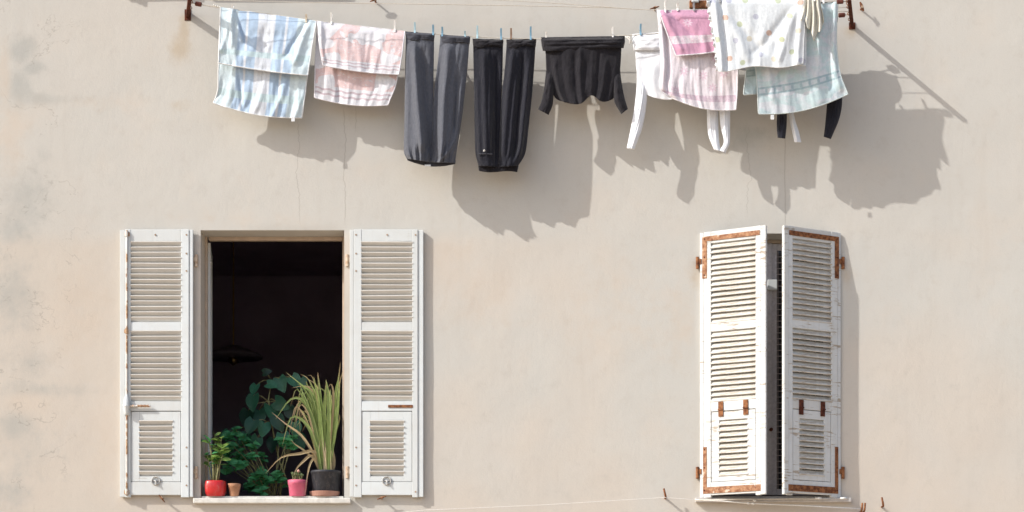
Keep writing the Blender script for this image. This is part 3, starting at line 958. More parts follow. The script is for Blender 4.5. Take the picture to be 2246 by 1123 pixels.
# -- cloth materials
wht = (0.76, 0.78, 0.80)
def c_stripes(n, s, v):
    bl = (0.42, 0.55, 0.71); w2 = (0.68, 0.73, 0.80); mint = (0.53, 0.68, 0.72); pm = (0.62, 0.74, 0.80)
    c = n.ramp(s[0], [(0.0, pm), (.18, pm), (.20, bl), (.272, bl), (.278, w2), (.298, w2), (.304, bl), (.395, bl), (.405, w2), (.485, w2), (.49, (.50, .55, .60)), (.50, w2),
                      (.575, w2), (.585, bl), (.685, bl), (.69, w2), (.712, w2), (.718, bl), (.805, bl), (.82, pm), (1, pm)])
    band = n.math('MULTIPLY', n.rng(s[1], .645, .655), n.rng(s[1], .755, .765, 1, 0))
    return n.mix(n.math('MULTIPLY', band, .85), c, mint)
M['towel_stripe'] = m_cloth('striped_towel', c_stripes)
M['hem_white'] = m_cloth('white_hem', plain((0.72, 0.75, 0.77)))

def c_pinkfan(n, s, v):
    pk = (0.68, 0.53, 0.54); w = (0.70, 0.71, 0.76)
    uvv = n.n.new('ShaderNodeCombineXYZ'); n.lk(s[0], uvv.inputs[0]); n.lk(s[1], uvv.inputs[1])
    uv = uvv.outputs[0]
    a = n.noise(n.mapping(uv, (2.2, 1.4, 1), (3.1, .7, 0)), 1.6, 1.5, .5, .4)
    c = n.mix(n.rng(a, .47, .485), w, pk)
    # leafy strokes
    st = n.noise(n.mapping(uv, (4, 9, 1), (1, 2, 0)), 2.2, 3, .6, 2.2)
    c = n.mix(n.rng(st, .585, .61, 0, .85), c, w)
    top = n.rng(n.math('ADD', s[0], n.math('MULTIPLY', s[1], .55)), .30, .32, 1, 0)
    c = n.mix(n.math('MULTIPLY', top, n.rng(s[1], .55, .6, 1, 0)), c, w)
    bz = n.rng(s[1], .78, .79)
    c = n.mix(bz, c, w)
    wav = n.math('ADD', s[1], n.math('MULTIPLY', n.math('SINE', n.math('MULTIPLY', s[0], 42)), .008))
    for y in (.84, .91):
        ln = n.rng(n.math('ABSOLUTE', n.math('SUBTRACT', wav, y)), .010, .018, 1, 0)
        c = n.mix(n.math('MULTIPLY', ln, .8), c, (0.50, 0.40, 0.45))
    return c
M['towel_pink'] = m_cloth('pink_motif_towel', c_pinkfan)
M['hem_lilac'] = m_cloth('lilac_white_hem', plain((0.74, 0.74, 0.79)))

def flower(n, s, cx, cy, r, asp):
    dx = n.math('MULTIPLY', n.math('SUBTRACT', s[0], cx), asp); dy = n.math('SUBTRACT', s[1], cy)
    rr = n.math('SQRT', n.math('ADD', n.math('MULTIPLY', dx, dx), n.math('MULTIPLY', dy, dy)))
    an = n.math('ARCTAN2', dy, dx)
    edge = n.math('MULTIPLY', n.math('ADD', n.math('MULTIPLY', n.math('COSINE', n.math('MULTIPLY', an, 8)), .28), .8), r)
    f = n.rng(n.math('SUBTRACT', rr, edge), -.008, .008, 1, 0)
    hole = n.rng(rr, r * .18, r * .3)
    return n.math('MULTIPLY', f, hole)
def c_rose(front):
    def f(n, s, v):
        rose = (0.56, 0.31, 0.44); pale = (0.70, 0.66, 0.72); lace = (0.68, 0.63, 0.68)
        base = rose if front else pale
        c = n.mix(0.0, base, base)
        if front:
            for cx, cy in ((.32, .30), (.66, .24), (.95, .5)):
                c = n.mix(n.math('MULTIPLY', flower(n, s, cx, cy, .09, 1.45), .75), c, (0.64, 0.53, 0.62))
            b0, b1 = .60, .76
        else:
            for cx, cy in ((.45, .36), (.7, .40), (.3, .55), (.55, .58), (.82, .55), (.68, .70), (.2, .75)):
                c = n.mix(n.math('MULTIPLY', flower(n, s, cx, cy, .045, .8), .55), c, (0.58, 0.38, 0.50))
            b0, b1 = .80, .88
        lb = n.math('MULTIPLY', n.rng(s[1], b0 - .01, b0), n.rng(s[1], b1, b1 + .01, 1, 0))
        ln = n.noise(v, 70, 3, .7)
        c = n.mix(n.math('MULTIPLY', lb, n.rng(ln, .35, .6, .45, 1)), c, lace if front else (0.53, 0.42, 0.51))
        return c
    return f
M['rose_front'] = m_cloth('rose_towel_front', c_rose(True))
M['rose_back'] = m_cloth('rose_towel_reverse', c_rose(False))

def c_dots(n, s, v):
    c = n.mix(0.0, (0.68, 0.73, 0.77), (0.68, 0.73, 0.77))
    cols = {'o': (0.58, 0.38, 0.29), 'g': (0.47, 0.53, 0.36), 'l': (0.46, 0.48, 0.58), 'y': (0.60, 0.56, 0.45), 'k': (0.40, 0.43, 0.25)}
    dots = [(1562, 2, 'l'), (1590, 38, 'o'), (1621, 53, 'g'), (1598, 1, 'l'), (1634, 1, 'g'), (1707, 2, 'g'), (1657, 37, 'l'), (1686, 73, 'o'), (1642, 86, 'y'), (1715, 88, 'k'),
            (1599, 126, 'o'), (1628, 140, 'g'), (1667, 124, 'l'), (1737, 118, 'g'), (1733, 36, 'g'), (1611, 88, 'l'), (1752, 70, 'y'), (1697, 133, 'y'), (1570, 84, 'g'), (1756, 6, 'o'), (1757, 142, 'l')]
    for px, py, k in dots:
        vv = (py + 6) / 158.0
        xl = 1553 + 22 * vv; xr = 1768 - 6 * vv
        uu = (px - xl) / (xr - xl)
        dx = n.math('MULTIPLY', n.math('SUBTRACT', s[0], uu), 200.0); dy = n.math('MULTIPLY', n.math('SUBTRACT', s[1], vv), 158.0)
        rr = n.math('SQRT', n.math('ADD', n.math('MULTIPLY', dx, dx), n.math('MULTIPLY', dy, dy)))
        c = n.mix(n.rng(rr, 5.6, 7.0, .85, 0), c, cols[k])
    return c
M['spotted'] = m_cloth('spotted_cloth', c_dots, bscale=300, bstr=0.2)
M['cream'] = m_cloth('cream_cloth', plain((0.62, 0.61, 0.54)), bscale=300, bstr=0.2)
def c_aqua(n, s, v):
    a = (0.49, 0.62, 0.66); w = (0.60, 0.65, 0.71)
    f = n.noise(n.mapping(v, (1, 1, 1.6)), 7, 3, .5, 1.0)
    c = n.mix(n.rng(f, .42, .58), a, w)
    ch = n.math('ABSOLUTE', n.math('SINE', n.math('MULTIPLY', s[0], 30)))
    for y in (.70, .765):
        c = n.mix(n.rng(n.math('ABSOLUTE', n.math('SUBTRACT', s[1], y)), .008, .013, .85, 0), c, (0.31, 0.44, 0.49))
    mid = n.rng(n.math('ABSOLUTE', n.math('SUBTRACT', s[1], .7325)), .018, .024, 1, 0)
    c = n.mix(n.math('MULTIPLY', mid, n.rng(ch, .35, .5, .8, .15)), c, (0.31, 0.44, 0.49))
    return c
M['aqua'] = m_cloth('pale_aqua_towel', c_aqua)
M['hem_aqua'] = m_cloth('aqua_hem', plain((0.55, 0.63, 0.65)))
M['grey_jersey'] = m_cloth('grey_jersey', plain((0.098, 0.106, 0.130)), bscale=500, bstr=.6, fuzz=.1, crease=.7)
M['grey_cuff'] = m_cloth('dark_grey_cuff', plain((0.050, 0.053, 0.068)), bscale=500, bstr=.25)
M['black_jersey'] = m_cloth('black_jersey', plain((0.012, 0.013, 0.022)), bscale=500, bstr=.6, fuzz=.15, crease=.7)
M['black_knit'] = m_cloth('black_knit', plain((0.013, 0.012, 0.017)), bscale=500, bstr=.6, fuzz=.15, crease=.7)
M['white_jersey'] = m_cloth('white_jersey', plain((0.72, 0.75, 0.80)), bscale=500, bstr=.2, fuzz=.03)

# -- 1 striped towel
def thang(name, label, cat, px, py, d):
    return empty(name, W(px, py, d), label, cat)

e = thang('towel', 'pale blue striped towel with mint bands, leftmost on the line', 'towel', 570, 250, 58)
fo = rnd_folds(11, 9, 3.0, (.022, .05), (.1, 1.0), .10) + [(.12, .02, .03, 5, 0, .7), (.12, .13, .022, 4.5, 0, .6), (.13, .30, .03, -4, 0, .5), (.14, .24, .02, 3.5, .02, .45), (.92, .72, .03, -4.5, 0, .7), (.93, .84, .03, 4, 0, .8), (.5, .5, .2, -3, .3, 1)]
sheet('front_flap', M['towel_stripe'], e, [(484, 16), (482, 90), (479, 138)], [(694, 46), (684, 105), (675, 165)],
      lambda u, v: 55 + 5 * sstep(0, .15, v) + 2.5 * v, fo, seed=1, wob=3, bot=lambda u: 3 * math.sin(u * 3.1), hem=M['hem_white'])
fo = rnd_folds(12, 10, 3.6, (.022, .05), (.35, 1.0), .12)
o, pts = sheet('back_flap', M['towel_stripe'], e, [(484, 16), (480, 120), (478, 195), (468, 226)], [(694, 46), (678, 140), (668, 215), (662, 258)],
      lambda u, v: 55 - 5 * sstep(0, .15, v) - 6 * v, fo, seed=2, wob=3.5, bot=lambda u: 10 * math.sin(u * 3.1) ** 1 , hem=M['hem_white'])
t = W(643, 262, 50)
MB().box(t + Vector((-.014, -.002, -.015)), t + Vector((.012, .002, .02))).build('care_label', M['hem_white'], e, bevel=.001)

# -- 2 pink motif towel
e = thang('towel', 'pink and white patterned towel between the striped towel and grey trousers', 'towel', 785, 225, 58)
fo = rnd_folds(21, 8, 1.8, (.025, .05), (.1, 1.0), .08) + [(.03, .02, .025, 4, 0, .9), (.35, .30, .05, 3, .1, 1), (.65, .6, .05, -2.5, .1, 1)]
sheet('front_flap', M['towel_pink'], e, [(697, 46), (701, 100), (709, 143)], [(888, 68), (882, 115), (875, 163)],
      lambda u, v: 55 + 5 * sstep(0, .15, v) + 2 * v, fo, seed=3, wob=2, hem=M['hem_lilac'], bot=lambda u: 4 * math.sin(u * 3.1))
fo = rnd_folds(22, 8, 2.2, (.03, .06), (.3, 1.0), .12) + [(.25, .33, .03, -4, .45, 1)]
sheet('back_flap', M['towel_pink'], e, [(697, 46), (693, 110), (691, 165), (690, 214)], [(888, 68), (878, 130), (868, 185), (851, 230)],
      lambda u, v: 55 - 5 * sstep(0, .15, v) - 5 * v, fo, seed=4, wob=2.5, hem=M['hem_lilac'], bot=lambda u: 8 * math.sin(u * 3.1))

# -- 3 grey trousers, hung by the cuffs with the waist at the bottom
def trousers(name, label, mat, cuffmat, LL, LR, RL, RR, thickf, foldsL, foldsR, d, seed, botL=None, botR=None, band=None, gather=0):
    c = ((LL[0][0] + RR[0][0]) / 2, (LL[-1][1] + RR[-1][1]) / 2)
    e = thang(name, label, 'trousers', c[0], c[1], d)
    m = MB()
    tube_sheet(m, LL, LR, d, thickf, foldsL, 44, 70, seed, 2.0, botL)
    tube_sheet(m, RL, RR, d + 0.6, thickf, foldsR, 44, 70, seed + 1, 2.0, botR)
    o = m.build('legs', mat, e, smooth=True, solid=0.003)
    # turned cuffs over the cord
    for L_, R_ in ((LL, LR), (RL, RR)):
        a, b = L_[0], R_[0]
        mm = MB()
        tube_sheet(mm, [(a[0] - 1, a[1] - 1), (a[0] - .5, a[1] + 7), (a[0] + .5, a[1] + 15)], [(b[0] + 1, b[1] - 1), (b[0] + .5, b[1] + 6), (b[0] - .5, b[1] + 14)],
                   d, 15, rnd_folds(seed + 5, 5, 1.2, (.05, .1)), 30, 12, seed + 9, 2.5, lambda u: 2.5 * math.sin(u * 7), 4, topflat=.35)
        mm.build('cuff', cuffmat, e, smooth=True, solid=0.004)
    return e
big = [(.30, .62, .13, 13, .10, .80), (.05, .08, .10, 6, .1, .95), (.62, .92, .14, -9, .12, .85)]
gat = [((i + .5) / 9, (i + .5) / 9 + .02 * math.sin(i * 2.1), .028, (4.2 if i % 2 else -3.8), .78 + .03 * math.sin(i), 1.05) for i in range(9)]
big2 = [(.28, .42, .12, 10, .08, .9), (.72, .80, .09, -9, .25, .62), (.10, .16, .07, -7, .2, .95), (.85, .95, .08, 7, .3, .8), (.85, .35, .06, 6, .70, 1)]
e = trousers('trousers', 'grey jersey trousers hung upside down by the cuffs', M['grey_jersey'], M['grey_cuff'],
         [(891, 70), (889, 140), (888, 210), (887, 275), (886, 330), (892, 348)], [(952, 75), (951, 140), (950, 205), (950, 265), (949, 320), (945, 356)],
         [(967, 77), (960, 140), (952, 205), (949, 265), (948, 320), (944, 356)], [(1030, 81), (1024, 160), (1017, 225), (1009, 285), (1001, 335), (998, 357)],
         lambda v: 16 + 24 * sstep(.1, .8, v), big + gat, big2 + gat, 55, 31)
m = MB()
tube_sheet(m, [(893, 343), (894, 352)], [(999, 352), (998, 360)], 55, 38, rnd_folds(37, 12, 1.6, (.02, .04)), 70, 10, 35, 1, lambda u: 9 * math.sin(u * 3.1416), 2.2, topflat=-.1)
m.build('waistband', M['grey_cuff'], e, smooth=True, solid=0.005)
t = W(938, 363, 66)
MB().box(t + Vector((-.022, -.002, -.006)), t + Vector((.022, .002, .006))).build('care_label', M['hem_white'], e, bevel=.001)

big = [(.35, .45, .14, 9, .1, .85), (.78, .85, .10, -9, .15, .95), (.12, .18, .09, 6, .3, .9), (.55, .6, .05, 4, .2, .9)]
big2 = [(.22, .16, .11, 9, .1, .9), (.58, .62, .09, -9, .12, .9), (.82, .80, .08, 8, .2, .85), (.42, .4, .05, 4, .3, .9)]
e = trousers('trousers', 'black jersey trousers hung upside down by the cuffs', M['black_jersey'], M['black_knit'],
         [(1038, 86), (1039, 150), (1040, 215), (1041, 280), (1043, 335), (1050, 364)], [(1103, 88), (1102, 145), (1100, 200), (1098, 255), (1096, 310), (1094, 366)],
         [(1112, 88), (1108, 145), (1102, 200), (1098, 255), (1096, 310), (1094, 366)], [(1175, 87), (1171, 150), (1166, 215), (1159, 280), (1152, 335), (1136, 364)],
         lambda v: 11 + 9 * sstep(.1, .7, v), big, big2, 52, 41)
m = MB()
tube_sheet(m, [(1049, 360), (1051, 375)], [(1137, 361), (1134, 378)], 52, 22, rnd_folds(47, 14, 1.3, (.015, .03)), 70, 10, 45, 1, lambda u: 2 * math.sin(u * 6), 2.4, topflat=-.1)
m.build('waistband', M['black_knit'], e, smooth=True, solid=0.005)
a, b = W(1047, 337, 66), W(1080, 338, 70)
MB().tube([a, b], .9 / P, 6).build('pocket_seam', M['grey_cuff'], e)
c = W(1062, 331, 70)
MB().tube([c + Vector((-.006, 0, -.006)), c + Vector((-.004, -.002, .004)), c + Vector((.002, -.002, .008)), c + Vector((.006, 0, .002)), c + Vector((.002, -.001, -.004))], [.002, .003, .0035, .003, .002], 6).build('logo_mark', M['pin_white'], e)

# -- shirts hung by the hem, upside down
def shirt(label, mat, top, body_L, body_R, sleeves, d, seed, folds, bot=None, nm='shirt', fold_h=28, thick=16, bandf=None, hem_t=24):
    e = thang(nm, label, nm, (top[0][0] + top[1][0]) / 2, body_L[-1][1], d if not callable(d) else 60)
    m = MB()
    tube_sheet(m, body_L, body_R, d, thick, folds, 80, 60, seed, 2.5, bot, 2.4)
    m.build('body', mat, e, smooth=True, solid=0.003)
    # hem turned over the cord
    (x0, y0), (x1, y1) = top
    h = fold_h
    mm = MB()
    tube_sheet(mm, [(x0, y0), (x0 + 1, y0 + h * .5), (x0 + 4, y0 + h)], [(x1, y1), (x1, y1 + h * .5), (x1 - 3, y1 + h)], d, hem_t, bandf or [], 90, 16, seed + 3, 2.4,
               lambda u: 2.5 * math.sin(u * 5 + seed), 8, topflat=.35)
    mm.build('hem', mat, e, smooth=True, solid=0.004)
    for i, (L_, R_, dd, th) in enumerate(sleeves):
        m = MB()
        tube_sheet(m, L_, R_, (lambda dd: (lambda u, v: dd - 7 + 9 * sstep(0.05, .55, v)))(dd), th, rnd_folds(seed + 20 + i, 3, 1.3, (.13, .22), (.1, .95), .25, .3) + [(.5, .5, .5, 1.5, .3 + .17 * q, .38 + .17 * q) for q in range(4)], 26, 60, seed + 11 + i, 1.6, None, 2.0, topflat=.35)
        m.build('sleeve', mat, e, smooth=True, solid=0.003)
    return e
hb = [(.0, .0, .01, 0, 0, 1)]
fo = [((i + .5) / 12 + .01 * math.sin(i * 5), .5 + ((i + .5) / 12 - .5) * .88, .026, (4.2 if i % 2 else -3.4) * (.7 + .4 * math.sin(i * 1.7)), .25 + .1 * math.sin(i * 2.3), 1.05) for i in range(12)]
def neck(c, w, h, deep):
    return lambda u: deep * max(0.0, math.sin(u * 3.1415)) ** .6 - h * math.exp(-((u - c) / w) ** 2)
shirt('black knitted sweater hung by its hem with short bunched sleeves', M['black_knit'], ((1187, 82), (1370, 79)),
      [(1194, 84), (1197, 120), (1199, 160), (1206, 195), (1218, 214)], [(1363, 82), (1362, 120), (1359, 160), (1354, 192), (1346, 214)],
      [([(1200, 140), (1197, 165), (1194, 192), (1189, 218), (1181, 240)], [(1222, 140), (1217, 165), (1214, 195), (1212, 228), (1203, 252)], 56, 14),
       ([(1338, 140), (1342, 165), (1345, 195), (1349, 226), (1363, 250)], [(1359, 140), (1361, 165), (1365, 192), (1370, 216), (1377, 239)], 56, 14)],
      55, 51, fo, neck(.62, .13, 20, 16), 'sweater', thick=24, bandf=[(.5, .5, 6, 2.4, .18, .30), (.5, .5, 6, 2.2, .46, .58), (.5, .5, 6, 2.4, .74, .9)])

fo = rnd_folds(61, 7, 2.0, (.04, .07), (.3, 1.0), .06)
shirt('white long-sleeved top hanging beside the black sweater, half behind the pink towel', M['white_jersey'], ((1387, 75), (1574, 62)),
      [(1393, 78), (1394, 115), (1396, 150), (1402, 185), (1414, 203)], [(1570, 66), (1572, 110), (1572, 150), (1566, 185), (1556, 203)],
      [([(1396, 135), (1397, 180), (1393, 226), (1385, 275), (1375, 325)], [(1424, 135), (1420, 180), (1418, 226), (1409, 278), (1391, 328)], 50, 9),
       ([(1552, 110), (1551, 165), (1551, 225), (1553, 290), (1566, 328)], [(1574, 110), (1575, 165), (1575, 225), (1576, 295), (1580, 332)], 50, 9)],
      51, 62, fo, neck(.55, .12, 8, 18), 'shirt', fold_h=38, hem_t=15, thick=10, bandf=[(.5, .5, 6, 1.6, .55, .62), (.5, .5, 6, 1.6, .78, .86)])
fo = rnd_folds(71, 7, 2.0, (.04, .07), (.3, 1.0), .06)
shirt('white top hidden behind the spotted cloth, thin sleeves showing below the towels', M['white_jersey'], ((1592, 58), (1742, 40)),
      [(1597, 62), (1600, 90), (1604, 120), (1612, 148)], [(1738, 44), (1738, 90), (1736, 120), (1728, 148)],
      [([(1598, 90), (1594, 150), (1580, 210), (1580, 270), (1588, 310), (1579, 330)], [(1616, 90), (1612, 150), (1602, 210), (1601, 270), (1600, 312), (1591, 336)], 57, 9),
       ([(1722, 90), (1722, 140), (1722, 190), (1730, 250), (1738, 290), (1743, 312)], [(1738, 90), (1738, 140), (1738, 190), (1741, 250), (1752, 290), (1757, 312)], 57, 8)],
      58, 72, fo, neck(.5, .15, 6, 10), 'shirt', fold_h=26, hem_t=16, thick=10)
shirt('black top hidden behind the aqua towel, two dark sleeve ends hanging below it', M['black_jersey'], ((1702, 44), (1837, 30)),
      [(1706, 48), (1708, 90), (1711, 140), (1720, 190)], [(1834, 33), (1834, 80), (1832, 130), (1826, 180)],
      [([(1707, 90), (1706, 140), (1706, 190), (1705, 240), (1704, 275), (1706, 302)], [(1728, 90), (1728, 140), (1727, 190), (1726, 240), (1725, 275), (1722, 304)], 62, 12),
       ([(1818, 80), (1817, 130), (1815, 180), (1814, 225), (1811, 265), (1807, 300)], [(1832, 80), (1834, 130), (1842, 180), (1847, 222), (1840, 262), (1822, 305)], 62, 10)],
      64, 82, rnd_folds(81, 7, 2.0, (.04, .07), (.3, 1.0), .06), neck(.5, .15, 6, 10), 'shirt', fold_h=30)

# -- rose pink towel
e = thang('towel', 'rose pink towel with white flowers and a pale reverse hanging long', 'towel', 1530, 235, 88)
fo = rnd_folds(91, 8, 2.2, (.025, .05), (.45, 1.0), .04) + [(.04, .12, .04, 4, 0, .9), (.10, .35, .05, -3, 0, .6)]
sheet('front_flap', M['rose_front'], e, [(1446, 23), (1462, 70), (1483, 122)], [(1622, 21), (1622, 65), (1622, 104)],
      lambda u, v: 89 + 5 * sstep(0, .15, v) + 3 * v, fo, seed=9, wob=2, hem=M['hem_lilac'], bot=lambda u: 3 * math.sin(u * 3.1))
fo = rnd_folds(92, 11, 2.8, (.025, .05), (.45, 1.05), .06) + [(.03, .04, .03, 5, 0, .8), (.10, .09, .025, -5, 0, .8)]
sheet('back_flap', M['rose_back'], e, [(1442, 22), (1447, 80), (1450, 140), (1448, 192), (1464, 210)], [(1622, 21), (1619, 90), (1618, 150), (1617, 200), (1614, 240)],
      lambda u, v: 88 - 4 * sstep(0, .15, v) - 2 * v, fo, seed=10, wob=3, hem=M['hem_lilac'], bot=lambda u: 12 * math.sin(u * 3.1))

# -- pale aqua towel
e = thang('towel', 'long pale aqua towel with a chain band, rightmost on the line', 'towel', 1760, 240, 106)
fo = rnd_folds(101, 9, 2.8, (.03, .06), (.2, 1.05), .08) + [(.93, .86, .04, -6, .1, .85), (.97, .95, .03, 6, .0, .9), (.80, .70, .06, 5, .3, 1)]
sheet('front_flap', M['aqua'], e, [(1644, 10), (1650, 80), (1658, 150), (1662, 205), (1664, 250)], [(1838, 4), (1835, 60), (1836, 115), (1844, 165), (1860, 206)],
      lambda u, v: 112 + 2 * sstep(0, .1, v) - 16 * v, fo, seed=13, wob=2.2, hem=M['hem_aqua'], bot=lambda u: 14 * math.sin(u * 3.1))
fo = rnd_folds(102, 6, 3.0, (.04, .08), (.2, 1.05), .08)
sheet('back_flap', M['aqua'], e, [(1640, 11), (1640, 80), (1637, 150), (1631, 208)], [(1838, 4), (1832, 60), (1828, 120), (1824, 180)],
      lambda u, v: 110 - 3 * sstep(0, .1, v) - 18 * v, fo, seed=14, wob=3, hem=M['hem_aqua'], bot=lambda u: 4 * math.sin(u * 3.1))
t = W(1694, 258, 104)
MB().box(t + Vector((-.012, -.002, -.014)), t + Vector((.012, .002, .02))).build('care_label', M['hem_white'], e, bevel=.001)

# -- spotted cloth
e = thang('spotted_cloth', 'white cloth with pastel spots and a ruffled left edge', 'cloth', 1665, 150, 118)
fo = [(.06, .04, .03, 5, 0, 1), (.13, .10, .025, -4, 0, 1), (.08, .55, .06, -3.5, .05, .8), (.95, .45, .06, -3.5, .05, .8), (.92, .70, .05, 3.5, .05, .9), (.15, .35, .05, 3, .05, .9), (.97, .93, .03, 4, 0, 1)] + rnd_folds(111, 7, 1.6, (.03, .06), (.4, 1.05), .1)
o, pts = sheet('front_flap', M['spotted'], e, [(1553, -6), (1562, 48), (1571, 102), (1576, 154)], [(1768, -6), (1765, 45), (1763, 95), (1761, 141)],
      lambda u, v: 120 + 5 * sstep(0, .1, v) + 2 * v, fo, seed=15, wob=2.5, hem=M['hem_white'], hem_r=1.2, bot=lambda u: 3.5 * math.sin(u * 9 + 1))
sheet('back_flap', M['spotted'], e, [(1556, -6), (1566, 45), (1576, 95), (1582, 138)], [(1768, -6), (1768, 45), (1768, 95), (1767, 144)],
      lambda u, v: 120 - 1 * sstep(0, .1, v), rnd_folds(112, 7, 2, (.03, .06), (.3, 1.05), .1), seed=16, wob=2.5, hem=M['hem_white'], hem_r=1.0)
# gathered ruffle down the left edge
rp, ru = [], []
for j in range(120):
    v = j / 119
    base = poly([(1553, -6), (1562, 48), (1571, 102), (1576, 154)], v)
    for i in range(4):
        f = i / 3
        rp.append(W(base[0] + 3 - f * 9 - f * 1.5 * math.sin(v * 70), base[1] + f * 2 * math.sin(v * 70 + 1), 126 + f * 4.0 * math.sin(v * 80 + math.sin(v * 23) * 2))); ru.append((f * .02, v))
MB().grid(rp, ru, 4, 120).build('ruffle', M['hem_white'], e, smooth=True, solid=.002)

# -- crumpled cream cloth hanging from one peg
e = thang('small_cloth', 'crumpled cream cloth hanging from one point over the aqua towel', 'cloth', 1786, 85, 122)
def cream_d(u, v):
    return 128 + (7 * math.sin(u * 24 + .6) + 3 * math.sin(u * 41 + 2 + v * 3)) * (.25 + .75 * v)
sheet('fabric', M['cream'], e, [(1764, -10), (1762, 12), (1758, 30), (1754, 40)], [(1796, -10), (1801, 14), (1806, 36), (1807, 50)], cream_d, seed=17, wob=2.0, nu=80, nv=40,
      bot=lambda u: 40 * max(0.0, 1 - abs(u - .60) / .42) + 4 * math.sin(u * 24), solid=.003)

# -- pegs
def pa(px, dy, dy2, c, label, lean=0):
    y, d = lineA(px); pin(px, y + dy, y + dy2, d, c, label, lean)
pa(507, -8, 10, 'pin_white', 'white peg at the bunched left corner of the striped towel', .2)
pa(672, -9, 8, 'pin_beige', 'beige peg at the right corner of the striped towel')
pa(727, -20, 4, 'pin_white', 'white peg at the left corner of the pink patterned towel')
pa(866, -19, 6, 'pin_white', 'white peg at the right corner of the pink patterned towel')
pa(910, -19, 5, 'pin_pale', 'pale peg on the outer left cuff of the grey trousers')
pa(950, -17, 5, 'pin_blue', 'blue peg on the inner left cuff of the grey trousers')
pa(970, -14, 6, 'pin_blue', 'blue peg on the inner right cuff of the grey trousers')
pa(1020, -9, 4, 'pin_pale', 'short pale peg on the outer right cuff of the grey trousers')
pa(1047, -22, 5, 'pin_pale', 'light blue peg on the outer left cuff of the black trousers')
pa(1099, -18, 6, 'pin_blue', 'blue peg on the inner left cuff of the black trousers')
pa(1121, -19, 4, 'pin_brown', 'brown wooden peg on the black trousers')
pa(1164, -24, 4, 'pin_blue', 'blue peg on the outer right cuff of the black trousers')
pa(1198, -12, 6, 'pin_white', 'white peg at the left end of the black sweater')
pa(1344, -18, 9, 'pin_white', 'white peg at the right end of the black sweater')
pa(1405, -21, 3, 'pin_blue', 'blue peg on the white long-sleeved top')
pin(1459, 4, 30, 90, 'pin_white', 'long white peg at the left corner of the rose pink towel')
pin(1486, 8, 25, 89, 'pin_white', 'second white peg along the rose pink towel')
pin(1522, 6, 25, 89, 'pin_grey', 'dark grey peg on the rose pink towel')
pin(1579, -14, 7, 120, 'pin_grey', 'grey peg at the left end of the spotted cloth')
pin(1742, -14, 6, 120, 'pin_grey', 'grey peg at the right end of the spotted cloth')
pin(1786, -16, 4, 128, 'pin_white', 'white peg holding the crumpled cream cloth')
pin(1806, -12, 9, 113, 'pin_white', 'white peg near the right end of the aqua towel')
# cord tail tied between sweater and white top
m = MB()
c = W(1371, 80, 57)
m.tube([c, c + Vector((.02, -.004, -.012)), c + Vector((.035, -.006, -.03)), c + Vector((.03, -.004, -.06))], .004, 6)
m.tube([c + Vector((.012, 0, 0)), c + Vector((.03, -.01, -.004)), c + Vector((.045, -.006, -.045))], .0035, 6)
tag(m.build('cord_tail', M['white_rope'], smooth=True), 'loose white cord tail hanging between the sweater and the white top', 'cord')
# rusty iron end at the upper window sill behind the spotted cloth
e = empty('iron_bracket', W(1535, 14, 0), 'rusty iron bracket stub with a white block above the rose pink towel', 'bracket')
pbox(MB(), 1512, 3, 1560, 19, -2, 7).build('plate', M['rust'], e, bevel=.003)
pbox(MB(), 1516, -2, 1532, 9, 7.4, 14).build('block', M['white_paint'], e, bevel=.006)

# ------------------------------------------------------------------ low lines and wall hooks
def hook(px, py, out, lean, label, two=False):
    b = W(px, py, 0)
    e = empty('wall_hook', b, label, 'hook', 'rusty hooks along the lower edge')
    for k in range(2 if two else 1):
        o = Vector((k * 6 / P, 0, 0))
        MB().tube([b + o + Vector((0, .03, 0)), b + o + Vector((0, -out * .8 / P, 0)), b + o + Vector((lean * .3 / P, -out / P, 4 / P)), b + o + Vector((lean / P, -out / P, 19 / P))],
                  [2.2 / P, 2.2 / P, 2.4 / P, 2.0 / P], 8).build('pin', M['rust'], e, smooth=True)
    return e
hook(1459, 1093, 24, -5, 'rusty hook left of the grey sill at the half-closed shutters')
hook(1886, 1124, 20, 2, 'paired rusty hook right of the white cords at the lower edge', True)
hook(1934, 1112, 22, -4, 'rusty hook standing alone at the lower right')
def low(px, py): return W(px, py, 22)
line('clothes_line', 'thin cord running along the lower edge to the hook', [low(700, 1140), low(930, 1119), low(1200, 1107), low(1456, 1091), low(1500, 1094), low(1560, 1100)], .55 / P, M['white_rope'])
line('clothes_line', 'thick white cord slanting under the grey sill', [low(1524, 1096), low(1580, 1099), low(1640, 1104), low(1760, 1109), low(1886, 1116)], 1.5 / P, M['white_rope'])
o = line('clothes_line', 'second white cord lying along the grey sill edge', [low(1524, 1097), low(1640, 1095), low(1750, 1094), low(1862, 1094.5)], 1.7 / P, M['rope'])
m = MB()
for x, y in ((1641, 1104), (1652, 1105), (1655, 1098)):
    c = low(x, y); m.tube([c + Vector((-.012, -.004, 0)), c, c + Vector((.012, -.004, 0))], [.004, .011, .004], 8)
for x in (1795, 1850):
    c = low(x, 1093); m.tube([c + Vector((-.022, 0, 0)), c + Vector((.022, 0, 0))], .0085, 8)
tag(m.build('cord_knots', M['white_rope'], smooth=True), 'white knots binding the two cords below the grey sill', 'knot')

# ------------------------------------------------------------------ flowerpots on the sill
random.seed(5)
SILL_Y = 1088.5
def base_pt(px, d):
    """point on the sill at pixel column px, d out from the wall (negative: inside the reveal)"""
    p = W(px, 1090, d)
    return Vector((p.x, -d / P, py2z(SILL_Y) + 0.0005))

